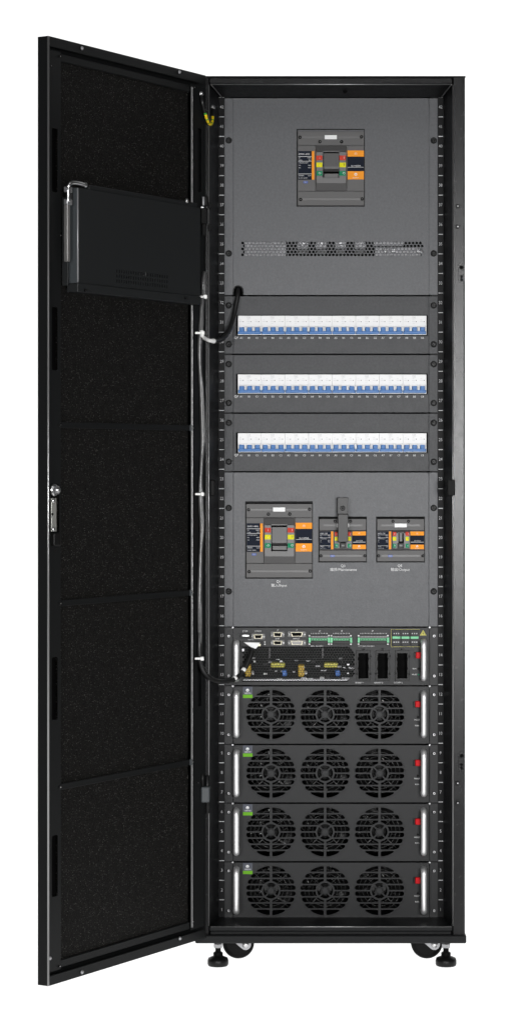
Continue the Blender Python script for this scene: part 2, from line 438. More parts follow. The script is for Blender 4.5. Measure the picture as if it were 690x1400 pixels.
# leveling feet and casters
def foot(px, yc):
    y = yc; x = X(px, y); k = S(y)
    m = MB('black_plastic')
    m.lathe((x, y, 0), (0, 0, 1), [(0, 13.2 * k), (2.2 * k, 14.4 * k), (7 * k, 14.4 * k), (10.5 * k, 13.2 * k), (12.6 * k, 8 * k), (12.7 * k, 6.6 * k), (17.5 * k, 6.6 * k), (18.8 * k, 5 * k), (19 * k, 3.8 * k), (26 * k, 3.8 * k)], 28)
    fo = m.build('levelling_foot', cab)
    n_ = MB('zinc'); n_.lathe((x, y, 24.5 * k), (0, 0, 1), [(0, 5.9 * k), (0.6 * k, 6.4 * k), (5.0 * k, 6.4 * k), (5.6 * k, 6 * k)], 6, smooth=False); n_.build('nut', fo)
foot(298, 0.06); foot(609, 0.06); foot(298, 0.80); foot(609, 0.80)
def caster(px, yc):
    k = S(yc); x = X(px, yc); r = 21.6 * k
    m = MB('tyre')
    zc = r + 0.0095      # the levelling feet carry the cabinet, the wheels hang just clear
    m.lathe((x, yc - 0.018, zc), (0, 1, 0), [(0, r * 0.70), (0.002, r * 0.90), (0.008, r), (0.028, r), (0.034, r * 0.9), (0.036, r * 0.70)], 40)
    wh = m.build('caster', cab)
    bz = Z(1290, -0.012) - 0.0005
    for sy in (-1, 1):
        b_ = MB('bracket_grey')
        yf = yc + sy * 0.0225
        bx, bzz = x + 10.0 * k, zc - 1 * k
        lp = [(x - 13 * k, bz), (x - 13 * k, bz - 2 * k)]
        for a in range(225, 361, 15): lp.append((bx + 7.4 * k * math.cos(R(a)), bzz + 7.4 * k * math.sin(R(a))))
        lp += [(bx + 8.0 * k, bz)]
        b_.plate([lp], yf - 0.0015, 0.003, 0.0006)
        b_.build('fork', wh)
    n_ = MB('steel'); n_.lathe((x + 10 * k, yc - 0.024, zc - 1 * k), FRONT, [(0, 4.6 * k), (0.002, 4.4 * k), (0.006, 3.0 * k), (0.007, 1.5 * k)], 18); n_.build('axle_bolt', wh)
caster(325.8, 0.10); caster(582.5, 0.10); caster(325.8, 0.74); caster(582.5, 0.74)

# ------------------------------------------------------------------ door (door coordinates: a from hinge edge, w towards the viewer, z)
YH = -0.020
kH = (D + YH) / D
HX = (281.5 - CX) * S(YH)
yF = (D + YH) / 1.1026 - D
FXr = (66.3 - CX) * S(yF)
du = Vector((FXr - HX, yF - YH, 0)); DL = du.length; du.normalize()
dn = Vector((-du.y, du.x, 0))
H0 = Vector((CAMX + HX, YH, 0))
def dxf(v): return H0 + du * v.x + dn * v.y + Vector((0, 0, v.z))
def DA(px, w=0.0):
    k = (px - CX) * S0
    return (k * (D + YH + w * dn.y) - D * (HX + w * dn.x)) / (D * du.x - k * du.y)
def DZ(py, a, w=0.0): return CAMZ - (py - CY) * S(YH + a * du.y + w * dn.y)
def DP(px, py, w=0.0):
    a = DA(px, w); return (a, DZ(py, a, w))
zT, zBt = Z(103.3, YH), Z(1282.2, YH)
TH = 0.026
def dmb(m): return MB(m, dxf)
m = dmb('door_paint')
m.box(0, DL, -TH, -TH + 0.0015, zBt, zT)                                       # skin
m.box(DL - 0.0015, DL, -TH + 0.0015, 0, zBt, zT, 0.0006)                       # free edge
m.box(0, 0.0015, -TH + 0.0015, -0.0005, zBt, zT)                               # hinge edge
m.box(0.0016, DL - 0.0016, -TH + 0.0016, -0.0005, zT - 0.0015, zT)             # top edge
m.box(0.0016, DL - 0.0016, -TH + 0.0016, -0.0005, zBt, zBt + 0.0015)
lip = 0.020
m.box(0.001, DL - 0.0005, -0.0035, 0, zT - lip, zT - 0.0005, 0.0012)            # returned lips, top and bottom
m.box(0.001, DL - 0.0005, -0.0035, 0, zBt + 0.0005, zBt + lip, 0.0012)
m.tube([(DL - 0.0012, -0.0008, zBt + 0.001), (DL - 0.0012, -0.0008, zT - 0.001)], 0.0021, 10, 'edge_highlight', 1)  # pale tube for the highlight down the free edge
door = m.build('door', cab)
# inner frame: stiles with slots, rails
aF0, aF1 = DA(260.8, -0.003), DA(82.5, -0.006)
def dslot(px0, px1, py0, py1, w):
    a0, z0 = DP(px0, py1, w); a1, z1 = DP(px1, py0, w)
    return rrect(a0, a1, z0, z1, 0.0045)
m = dmb('door_paint')
slots = [dslot(71.2, 79.6, a, b_, -0.004) for a, b_ in ((176, 262), (420, 506), (898, 985), (1141, 1227))]
slots.append(dslot(70, 81.5, 662, 746, -0.004))
m.dplate([rect(aF1, DL - 0.003, zBt + lip + 0.006, zT - lip - 0.006)] + slots, -0.004, 0.0015)
m.build('free_stile', door)
m = dmb('dark_inside'); m.box(aF1 + 0.001, DL - 0.004, -0.0165, -0.016, zBt + lip + 0.01, zT - lip - 0.01); m.build('stile_back', door)
m = dmb('door_paint')
hs = [dslot(270, 275.6, a, b_, -0.003) for a, b_ in ((898, 966), (176, 262))]
m.dplate([rect(0.003, aF0, zBt + lip + 0.006, zT - lip - 0.006)] + hs, -0.003, 0.0015)
m.box(aF0 - 0.0022, aF0, -0.0035, 0.0012, zBt + lip + 0.012, zT - lip - 0.012, 0.0008, 'edge_highlight')
m.build('hinge_stile', door)
zft, zfb = zT - lip - 0.024, zBt + lip + 0.024
m = dmb('door_paint'); m.box(aF0 + 0.0005, aF1 - 0.0005, -0.010, -0.005, zft, zT - lip - 0.008, 0.0015); m.build('rail', door)
m = dmb('door_paint'); m.box(aF0 + 0.0005, aF1 - 0.0005, -0.010, -0.005, zBt + lip + 0.008, zfb, 0.0015); m.build('rail', door)
# foam liner, a real slab with a slightly uneven face
fm = dmb('foam'); na, nz = 30, 130; vs = []; fs = []
for j in range(nz + 1):
    for i in range(na + 1):
        vs.append((aF0 + 0.001 + (aF1 - aF0 - 0.002) * i / na, -0.010 + random.uniform(-0.0008, 0.0008), zfb + (zft - zfb) * j / nz))
for j in range(nz):
    for i in range(na): q = j * (na + 1) + i; fs.append((q, q + na + 1, q + na + 2, q + 1))
fm.add(vs, fs, True); fm.box(aF0 + 0.001, aF1 - 0.001, -0.022, -0.0125, zfb, zft); fm.build('foam_liner', door)
for pl, pr_ in ((581, 0), (825, 0), (1076, 0)):
    a, z = DP(82.5, pl, -0.005)
    m = dmb('door_paint'); m.box(aF0 - 0.004, aF1 + 0.004, -0.0065, -0.0035, z - 0.006, z + 0.006, 0.0008)
    for aa in (aF0 - 0.007, aF1 + 0.004): screw(m, dxf(Vector((aa, -0.003, z))) if 0 else (aa, -0.0035, z), (0, 1, 0), 0.0038, 'black_plastic', 'steel', 0.002)
    m.box(aF0 - 0.001, aF0 + 0.004, -0.004, 0.001, z - 0.0065, z + 0.0065, 0.0008, 'steel_and_lit_side')
    m.build('strap', door)
# small door screws and rivets
for px, py, w in ((112, 66, 0), (245, 98.5, 0), (68, 1310, -0.003), (112, 1329, 0), (245.5, 1283, 0)):
    m = dmb('zinc'); a, z = DP(px, py, w); m.lathe((a, w, z), (0, 1, 0), [(0, 0.0042), (0.002, 0.004), (0.004, 0.002)], 12, 'bracket_grey'); m.build('rivet', door)
for px, py in ((82, 77), (265, 119.5), (69.5, 90), (81.5, 1321), (263, 1260), (82.5, 322), (270, 1070)):
    m = dmb('steel'); a, z = DP(px, py, -0.003); m.lathe((a, -0.003, z), (0, 1, 0), [(0, 0.0026), (0.0015, 0.0025), (0.002, 0.0015)], 10, 'black_plastic')
    m.lathe((a, -0.001, z), (0, 1, 0), [(0, 0.0011), (0.0006, 0.0008)], 8, 'steel'); m.build('screw', door)
# lock
m = dmb('coated_plate')
a0, z0 = DP(70.3, 727, -0.001); a1, z1 = DP(77, 681, -0.001)
m.box(a0, a1, -0.003, 0.0005, z0, z1, 0.0008)
for py in (684.5, 723.5):
    a, z = DP(73.2, py, 0.001); m.lathe((a, 0.0005, z), (0, 1, 0), [(0, 0.0048), (0.002, 0.0046), (0.004, 0.003)], 14, 'steel')
a, z = DP(72.3, 703, 0.001); m.lathe((a, 0.0006, z), (0, 1, 0), [(0, 0.003), (0.0004, 0.003)], 12, 'dark_inside')
lk = m.build('lock_plate', door)
m = dmb('steel'); a, z = DP(75.5, 670, 0)
m.lathe((a, -0.003, z), (0, 1, 0), [(0, 0.0125), (0.003, 0.012), (0.0035, 0.007), (0.008, 0.007), (0.009, 0.005), (0.014, 0.005), (0.015, 0.0035)], 20)
m.lathe((a, 0.0005, z), (0, 1, 0), [(0, 0.0095), (0.006, 0.0095)], 6, 'zinc', smooth=False)
m.build('lock_barrel', door)
m = dmb('black_plastic'); a0, z0 = DP(72, 747, 0); a1, z1 = DP(81.5, 728, 0)
m.box(a0, a1, -0.006, 0.006, z0, z1, 0.003, seg=2); m.build('latch', door)
# display housing on the door
WB = 0.024
aL, aR = DA(106.5, WB), DA(273.5, WB)
zHT, zHB = DZ(256.5, aL, WB), DZ(386.5, aL, WB)
rows = []
for j, py in enumerate((372.5, 379.5, 386.8)):
    for i in range(22):
        px = 160.5 + i * 3.25; aq = DA(px, WB); zq = DZ(370.5 + 0 + j * 6.8, DA(160.5, WB), WB)
        rows.append(rrect(aq - 0.0021, aq + 0.0021, zq - 0.0042, zq + 0.0042, 0.002, 2))
m = dmb('housing_paint')
m.dplate([rect(aR, aL, zHB, zHT)] + rows, WB, 0.0015)
m.box(aL - 0.0016, aL, 0.0, WB - 0.0016, zHB, zHT, m='steel_and_lit_side')  # lighter colour stands in for the light on this side
m.box(aR, aR + 0.0016, 0.0, WB - 0.0016, zHB, zHT)
m.box(aR + 0.0017, aL - 0.0017, 0.0, WB - 0.0016, zHT - 0.0016, zHT)
m.box(aR + 0.0017, aL - 0.0017, 0.0, WB - 0.0016, zHB, zHB + 0.0016)
m.box(aR + 0.0017, aL - 0.0017, 0.0, 0.001, zHB + 0.002, zHT - 0.002, m='dark_inside')
for r_ in rows: m.box(r_[0][0] - 0.0013, r_[0][0] - 0.0002, WB - 0.0035, WB - 0.003, r_[0][1] + 0.0036, r_[0][1] + 0.0048, 0, 'steel_and_lit_side')  # pale bits added behind the slots as glints
m.tube([(aL - 0.001, WB - 0.0006, zHB + 0.001), (aL - 0.001, WB - 0.0006, zHT - 0.001)], 0.0017, 8, 'bracket_grey', 1)  # bright edge line of the housing, painted as a pale tube
dh = m.build('display_housing', door)
# carrier flanges above and below the housing
m = dmb('housing_paint')
a2 = DA(93.5, 0.004); 
m.box(aR + 0.002, a2, 0.0005, WB + 0.004, zHB - 0.019, zHB - 0.0008, 0.0012)
m.box(aR + 0.002, DA(118, 0.01), 0.0005, WB - 0.006, zHT + 0.001, zHT + 0.011, 0.0012)
m.box(aL + 0.0005, a2 + 0.001, 0.0, 0.0016, zHB, zHT - 0.006)
m.box(a2 + 0.008, a2 + 0.010, -0.004, 0.010, zHB - 0.006, zHT - 0.02, 0.0006)
m.build('housing_bracket', door)
for px, py, w in ((116.5, 253, WB), (254.8, 274.5, WB - 0.004), (116.5, 397, WB + 0.0045), (253.5, 407.5, WB + 0.0045)):
    m = dmb('steel'); a, z = DP(px, py, w); up_ = py < 300
    m.lathe((a, w, z), (0, 1, 0), [(0, 0.0055 if up_ else 0.0035), (0.003, 0.005 if up_ else 0.003), (0.0045, 0.003 if up_ else 0.002)], 14, 'steel' if up_ else 'black_plastic'); m.build('housing_screw', door)
m = dmb('white_plastic'); a, z = DP(200, 374.5, WB); m.box(a - 0.004, a + 0.004, WB - 0.012, WB - 0.004, z - 0.004, z + 0.004, 0); m.build('inner_connector', door)
# stay rod: elbow and slotted tube beside the housing
m = dmb('zinc')
pts = []
for px, py, w in ((115.5, 252.8, WB), (107, 250.5, WB), (98, 250, WB - 0.002), (94.3, 254, WB - 0.004), (93.7, 262, WB - 0.006), (93.7, 276, WB - 0.006)):
    a, z = DP(px, py, w); pts.append((a, w, z))
m.tube(pts, 0.0042, 12, 'steel')
wq = WB - 0.008
a0, z0 = DP(91.6, 357.5, wq); a1, z1 = DP(95.6, 273, wq)
m.box(a0, a1, wq - 0.008, wq + 0.002, z0, z1, 0.0015, 'rod_grey')
m.build('stay_rod', door)
for py in (259, 276):
    m = dmb('zinc')
    a0, z0 = DP(89, py + 3.5, wq); a1, z1 = DP(97.8, py - 3, wq)
    m.box(a0 - 0.004, a1, wq - 0.006, wq + 0.0035, z0, z1, 0.0012); m.build('rod_clamp', door)
m = dmb('zinc')
a0, z0 = DP(97, 281, 0.01); a1, z1 = DP(103, 258, 0.01); m.box(a0, a1, 0.002, 0.012, z0, z1, 0.001, 'housing_paint')
m.build('rod_bracket', door)
# hinges
for y0, y1, gap in ((269, 313, True), (1074, 1099, False)):
    m = MB('black_plastic')
    if gap:
        m.m = 'matt_black'
        m.pbox(275.5, 284, 268, 281, -0.034, -0.012, 0.002); m.pbox(274.3, 283, 284, 306, -0.036, -0.012, 0.002)
        m.pbox(276.5, 281.5, 306, 322, -0.034, -0.014, 0.001)
        m.pbox(284.5, 288.4, 276.5, 285, -0.004, 0.003, 0.001); m.pbox(284.5, 288.4, 306.5, 316, -0.004, 0.003, 0.001)
        m.cyl((X(278, -0.037), -0.037, Z(281, -0.037)), (X(278, -0.037), -0.037, Z(269, -0.037)), 0.0025, 10, 'bracket_grey')
        m.pbox(274.2, 278.6, 282.4, 284.2, -0.0385, -0.036, 0.0004, 'steel')
    else:
        m.pbox(274.7, 286.6, 1076, 1097.5, -0.036, -0.004, 0.003, 'steel_and_lit_side', 2)
        m.cyl((X(277, -0.03), -0.03, Z(1076, -0.03)), (X(277, -0.03), -0.03, Z(1058, -0.03)), 0.003, 10)
        m.cyl((X(283.5, -0.02), -0.02, Z(1112, -0.02)), (X(283.5, -0.02), -0.02, Z(1060, -0.02)), 0.0045, 10)
        for py in (1057, 1070, 1101): m.lathe((X(274, -0.03), -0.03, Z(py, -0.03)), (0.5, -1, 0), [(0, 0.002), (0.001, 0.0015)], 8, 'steel')
    m.build('hinge', cab)

# ------------------------------------------------------------------ moulded case breakers
def make_mccb(parent, box, big, y=YP, lock=False, label=None):
    bx0, by0, bx1, by1 = box
    if big:
        def P(zx, zy): return (bx0 + (zx - 60) / 552 * (bx1 - bx0), by0 + (zy - 62) / 636 * (by1 - by0))
        g = dict(scr=[(87, 131, 9), (585, 127, 9), (92, 640, 9), (590, 635, 9), (249, 167, 9), (423, 167, 9)], lab=(287, 385, 113, 146), seams=(197, 572), bez=(212, 467, 198, 572),
                 slot=(272, 404, 250, 470), rows=((280, 318), (337, 375), (406, 444)), cl=(217, 270), cr=(404, 460), nav=(72, 182, 243, 477), ostr=(182, 203, 243, 477),
                 rt=(472, 605), ro=((238, 288), (408, 475)), rn=(288, 408), oval=(132, 498), grooves=(131, 637))
    else:
        def P(zx, zy): return (bx0 + (zx - 40) / 268 * (bx1 - bx0), by0 + (zy - 127) / 255 * (by1 - by0))
        g = dict(scr=[(132, 153, 8), (218, 153, 8), (53, 345, 8), (297, 345, 8)], lab=(142, 208, 166, 187), seams=(206, 313), bez=(127, 225, 207, 313),
                 slot=(161, 191, 212, 304), rows=((213, 234), (240, 261), (278, 300)), cl=(129, 152), cr=(200, 223), nav=(47, 108, 210, 309), ostr=(110, 122, 210, 309),
                 rt=(228, 303), ro=((210, 232), (283, 308)), rn=(232, 283), oval=(118, 346), grooves=(176, 345))
    def bx(mb, x0, x1, z0, z1, yf, yb, bev=0, m=None):
        (a, b_), (c, d) = P(x0, z0), P(x1, z1); mb.pbox(a, c, b_, d, yf, yb, bev, m)
    E = (60, 612, 62, 698) if big else (40, 308, 127, 382)
    t = 8 if big else 5
    ybody = y - 0.003
    m = MB('mccb_body')
    bx(m, E[0], E[1], E[2], E[3], y + 0.003, y + 0.004, 0, 'dark_inside')
    x0, x1, z0, z1 = E[0] + t, E[1] - t * 0.6, E[2] + t * 2.6, E[3] - t * 1.2
    s0, s1 = g['seams']
    bx(m, x0, x1, z0, s0 - 1, ybody, y + 0.0029, 0.0008); bx(m, x0, x1, s0 + 1, s1 - 1, ybody + 0.0004, y + 0.0029, 0.0008); bx(m, x0, x1, s1 + 1, z1, ybody, y + 0.0029, 0.0008)
    for gz in g['grooves']:
        bx(m, x0 + (30 if big else 22), x1 - (30 if big else 22), gz - (9 if big else 6), gz + (9 if big else 6), ybody - 0.0006, ybody, 0.0002, 'mccb_bezel')
    # black strips round the cut-out stand in for the shade of its recess
    bx(m, E[0] - t * .1, E[1], E[2], E[2] + t, y - 0.0012, y, 0, 'matt_black'); bx(m, E[0] - t * .1, E[0] + t, E[2] + t, E[3], y - 0.0012, y, 0, 'matt_black')
    bx(m, E[1] - t * 0.8, E[1], E[2] + t, E[3], y - 0.0012, y, 0, 'matt_black'); bx(m, E[0] + t, E[1] - t * .8, E[3] - t, E[3], y - 0.0012, y, 0, 'matt_black')
    body = m.build('circuit_breaker', parent, label)
    for sx, sz, r in g['scr']:
        m = MB('black_plastic'); a, b_ = P(sx, sz); screw(m, (X(a, ybody), ybody, Z(b_, ybody)), FRONT, (2.3 if big else 2.1) * S(y), h=0.002, head='matt_black', sock='mccb_body'); m.build('screw', body)
    m = MB('white_plastic'); bx(m, *g['lab'], ybody - 0.0012, ybody - 0.0007, 0); m.build('blank_label', body)
    # bezel: sloping frame round the handle
    yb = ybody - 0.0135 if big else ybody - 0.008
    b0, b1, c0, c1 = g['bez']; i0, i1, j0, j1 = g['slot']
    m = MB('mccb_bezel')
    ins = 0.16 if big else 0.10
    def ring(x0, x1, z0, z1, yy):
        out = []
        for zx, zy in ((x0, z0), (x1, z0), (x1, z1), (x0, z1)):
            a, b_ = P(zx, zy); out.append((X(a, YP), yy, Z(b_, YP)))
        return out
    w_ = b1 - b0; h_ = c1 - c0
    vs = ring(b0, b1, c0, c1, ybody + 0.0005) + ring(b0 + 2, b1 - 2, c0 + 2, c1 - 2, ybody - 0.004) + ring(b0 + w_ * 0.03, b1 - w_ * 0.03, c0 + h_ * ins, c1 - h_ * ins, yb) + ring(i0, i1, j0, j1, yb) + ring(i0 + 1, i1 - 1, j0 + 1, j1 - 1, ybody + 0.0006)
    fs = []
    for r_ in range(4):
        for k in range(4): fs.append((r_ * 4 + k, r_ * 4 + (k + 1) % 4, (r_ + 1) * 4 + (k + 1) % 4, (r_ + 1) * 4 + k))
    m.add(vs, fs); vs2 = ring(i0, i1, j0, j1, ybody + 0.0004)
    m.add(vs2, [(0, 1, 2, 3)], m='dark_inside')
    m.build('bezel', body)
    # colour flags on the bezel cheeks, one strip of three each side
    for side_, (x0, x1), fr_ in ((0, g['cl'], 0.55), (1, g['cr'], 0.70)):
        m = MB()
        for (r0, r1), cn in zip(g['rows'], ('red_label', 'yellow_label', 'green_label')):
            bx(m, x0 + 2, x1 - 2, r0, r1, yb - 0.0006, yb + 0.0002, 0, cn)
            a, b_ = P(x0 + (x1 - x0) * fr_, (r0 + r1) / 2)
            t_ = {'red_label': 'I', 'yellow_label': 'T' if side_ else '-', 'green_label': 'O'}[cn]
            m.ptext(t_, a, b_, yb - 0.0008, 3.2 if big else 2.2, m='black_plastic' if cn == 'yellow_label' and side_ else 'white_print')
        m.build('position_flag', body)
    # handle
    m = MB('mccb_handle')
    if big:
        (a, b_), (c, d) = P(279, 272), P(401, 400)
        yh = yb - 0.010
        q = [(X(a, y), yb - 0.007, Z(b_, y)), (X(c, y), yb - 0.007, Z(b_, y)), (X(c, y), yh, Z(d - 3, y)), (X(a, y), yh, Z(d - 3, y)), (X(c, y), yh, Z(d, y)), (X(a, y), yh, Z(d, y)), (X(c, y), yb + 0.004, Z(d + 3, y)), (X(a, y), yb + 0.004, Z(d + 3, y))]
        m.add(q, [(0, 1, 2, 3), (3, 2, 4, 5), (5, 4, 6, 7), (0, 3, 5, 7), (1, 6, 4, 2), (0, 7, 6, 1)])
        bx(m, 281, 399, 426, 464, yb + 0.001, yb + 0.01, 0.001)
    else:
        bx(m, 166, 186, 214, 268, yb - 0.006, yb + 0.004, 0.0015)
        bx(m, 158, 194, 272, 304, yb - 0.004, yb + 0.002, 0.0015, 'black_plastic')
        bx(m, 168, 184, 283, 293, yb - 0.005, yb - 0.004, 0.0003, 'mccb_bezel')
    m.build('handle', body)
    # rating plates
    m = MB('navy_label'); yl = ybody - 0.0009
    ybk = ybody + 0.0003
    n0, n1, n2, n3 = g['nav']; bx(m, n0, n1, n2, n3, yl, ybk)
    bx(m, *g['ostr'], yl, ybk, 0, 'orange_label')
    yt = yl - 0.0003
    def line(fz, wz=0.008):
        bx(m, n0 + 1, n1 - 1, n2 + (n3 - n2) * (fz - wz / 2), n2 + (n3 - n2) * (fz + wz / 2), yt, yl - 0.0001, 0, 'white_print')
    for fz in (0.19, 0.355, 0.80): line(fz, 0.012)
    def tx(s_, fx, fz, hp, al='LEFT', sx=1.0):
        a, b_ = P(n0 + (n1 - n0) * fx, n2 + (n3 - n2) * fz); m.ptext(s_, a, b_, yt, hp, al, 'white_print', sx)
    k = 1 if big else 0.68
    tx('EWR1-400S' if big else 'EWR1-125S', 0.05, 0.11, 2.3 * k, sx=0.95)
    for s1, s2, fz in (('Ui', '1000V', 0.24), ('Uimp', '8kV', 0.315), ('Ue', '400V', 0.50), ('Icu', '70kA', 0.585), ('50/60Hz', 'cat.A', 0.86)):
        tx(s1, 0.05, fz, 1.5 * k); tx(s2, 0.95, fz, 1.5 * k, 'RIGHT')
    tx('In 40 GB14048.2 IEC60947-2', 0.05, 0.415, 1.3 * k, sx=0.62); tx('IEC 60947-2  GB14048.2', 0.05, 0.945, 1.2 * k, sx=0.7)
    m.build('data_plate', body)
    m = MB('navy_label'); r0, r1 = g['rt']
    bx(m, r0, r1, g['rn'][0], g['rn'][1], yl, ybk)
    for o0, o1 in g['ro']: bx(m, r0, r1, o0, o1, yl, ybk, 0, 'orange_label')
    lz = g['rn'][0] + (g['rn'][1] - g['rn'][0]) * 0.73
    bx(m, r0 + 2, r1 - 2, lz - (1.2 if big else 1), lz + (1.2 if big else 1), yt, yl - 0.0001, 0, 'white_print')
    a, b_ = P((r0 + r1) / 2 + 2, lz - (11 if big else 7)); m.ptext('In=400A' if big else 'In=125A', a, b_, yt, 2.3 * k, m='white_print', sx=1.2)
    a, b_ = P((r0 + r1) / 2, sum(g['ro'][0]) / 2); m.ptext('(E)', a, b_, yt, 2.5 * k, m='white_print')
    a, b_ = P((r0 + r1) / 2, g['ro'][1][0] + (g['ro'][1][1] - g['ro'][1][0]) * 0.38)
    e = MB(); rr = 2.0 * k * S(y)
    m.plate([circ(X(a, yt), Z(b_, yt), rr, 14), circ(X(a, yt), Z(b_ + 0.4, yt), rr * 0.45, 8)], yt - 0.0001, 0.0001, 0, 'white_print')
    a, b_ = P((r0 + r1) / 2, g['ro'][1][0] + (g['ro'][1][1] - g['ro'][1][0]) * 0.80); m.ptext('ENERGY', a, b_, yt, 1.3 * k, m='white_print', sx=1.3)
    m.build('rating_plate', body)
    m = MB('oval_blue'); a, b_ = P(*g['oval'])
    m.plate([prrect(a - 3.3, a + 3.3, b_ - 1.6, b_ + 1.6, ybody, 1.6)], ybody - 0.0016, 0.0014, 0.0003)
    m.ptext('TEST', a, b_, ybody - 0.0018, 1.4, m='grey_print'); m.build('test_button', body)
    if lock:
        m = MB('lock_paint')
        yl2 = yb - 0.016
        m.plate([rrect(X(461.2, yl2), X(475.0, yl2), Z(702.5, yl2), Z(680.5, yl2), 0.002), circ(X(467.8, yl2), Z(694.8, yl2), 0.003)], yl2, 0.0025, 0.0004)
        m.pbox(461.4, 475.6, 702.8, 741.5, yl2 - 0.006, yl2 + 0.012, 0.0012)
        screw(m, (X(467.8, yl2), yl2 - 0.0002, Z(694.8, yl2)), FRONT, 3.4 * S(y), h=0.003)
        m.pbox(460.8, 475.2, 680.2, 703, yl2 + 0.0027, y - 0.0001, 0.001)
        m.build('lock_bracket', body)
    return body

def ear_screws(root, pys, y, pxs=(312.6, 592.2)):
    for px in pxs:
        for py in pys:
            m = MB('matt_black'); c = (X(px, y), y - 0.0003, Z(py, y))
            m.lathe(c, FRONT, [(0, 4.5 * S(y)), (0.0012, 4.3 * S(y))], 16)
            screw(m, (c[0], c[1] - 0.0013, c[2]), FRONT, 3.0 * S(y), h=0.004, head='black_plastic'); m.build('screw', root)

def panel_plate(root, py0, py1, holes, name='faceplate', px0=306.8, px1=597.6, paint='panel_paint'):
    """folded sheet: flush ears and a very slightly raised centre field"""
    m = MB(paint)
    x0, x1 = X(px0, YP), X(px1, YP); z0, z1 = Z(py1, YP), Z(py0, YP)
    e0, e1 = X(319, YP), X(585.5, YP)
    m.plate([rect(x0, e0 - 0.0003, z0, z1)], YP, 0.002, 0.0005)
    m.plate([rect(e1 + 0.0003, x1, z0, z1)], YP, 0.002, 0.0005)
    m.plate([rect(e0, e1, z0, z1)] + holes, YP - 0.0004, 0.002, 0.0005 if len(holes) < 20 else 0)
    return m.build(name, root)

# ------------------------------------------------------------------ upper switch panel
sp = thing('switch_panel', 'tall grey upper panel with one large breaker above a perforated vent strip', 'switch panel', (0, YP, Z(404, YP)))
hx = hexes(331.5, 577, 332.2, 348.4, YP, 4.95, 4.05, 2.05)
gro = []
gx0, gx1 = X(319.6, YP), X(331.4, YP); gz = Z(404, YP); gt = Z(391.5, YP); rr = (gx1 - gx0) / 2
# cable notch in the lower edge
e0, e1 = X(319, YP), X(585.5, YP); z0, z1 = Z(403.2, YP), Z(134.4, YP)
m = MB('panel_paint')
m.plate([rect(X(306.8, YP), e0 - 0.0003, z0, z1)], YP, 0.002, 0.0005)
m.plate([rect(e1 + 0.0003, X(597.6, YP), z0, z1)], YP, 0.002, 0.0005)
cx_ = (gx0 + gx1) / 2; outline = [(e0, z0), (gx0, z0)]
outline += [(cx_ - rr * math.cos(R(a)), gt - rr + rr * math.sin(R(a))) for a in range(0, 181, 20)]
outline += [(gx1, z0), (e1, z0), (e1, z1), (e0, z1)]
m.plate([outline] + hx, YP - 0.0004, 0.002)
m.build('faceplate', sp)
m = MB('black_plastic')   # grommet edge strip round the notch
pts = [(gx0 - 0.0006, YP - 0.001, z0)] + [(cx_ - (rr + .0006) * math.cos(R(a)), YP - 0.001, gt - rr + (rr + .0006) * math.sin(R(a))) for a in range(0, 181, 20)] + [(gx1 + 0.0006, YP - 0.001, z0)]
m.tube(pts, 0.0018, 8, None, 1); m.build('grommet', sp)
ear_screws(sp, (192, 346.5), YP)
yb2 = YP + 0.026
m = MB('dark_inside'); m.pbox(320, 584, 318, 402, YP + 0.07, YP + 0.071); m.build('backing_plate', sp)
m = MB('bright_busbar')
m.pbox(334, 391, 326, 350.5, yb2, yb2 + 0.003, 0.001)
m.build('busbar', sp); m = MB('bright_busbar')
m.pbox(512, 580, 338, 350, yb2, yb2 + 0.003, 0.001); m.pbox(510, 551, 327, 336.5, yb2 + 0.004, yb2 + 0.008, 0.001)
for px in (526.5, 537, 571): m.lathe((X(px, yb2), yb2, Z(343, yb2)), FRONT, [(0, 0.006), (0.004, 0.006), (0.005, 0.004)], 8, 'zinc')
m.build('busbar', sp)
for i, px in enumerate((406, 431, 457.5, 484)):
    m = MB('bright_busbar'); m.pbox(px, px + 15.5, 328, 340.5, yb2, yb2 + 0.02, 0.001)
    m.pbox(px + 1, px + 14, 341, 347, yb2 + 0.004, yb2 + 0.02, 0.001, 'mccb_body')
    m.lathe((X(px + 8, yb2), yb2, Z(334, yb2)), FRONT, [(0, 0.004), (0.003, 0.004)], 8, 'zinc'); m.build('terminal', sp)
make_mccb(sp, (405.3, 176.3, 498.2, 282.5), True)

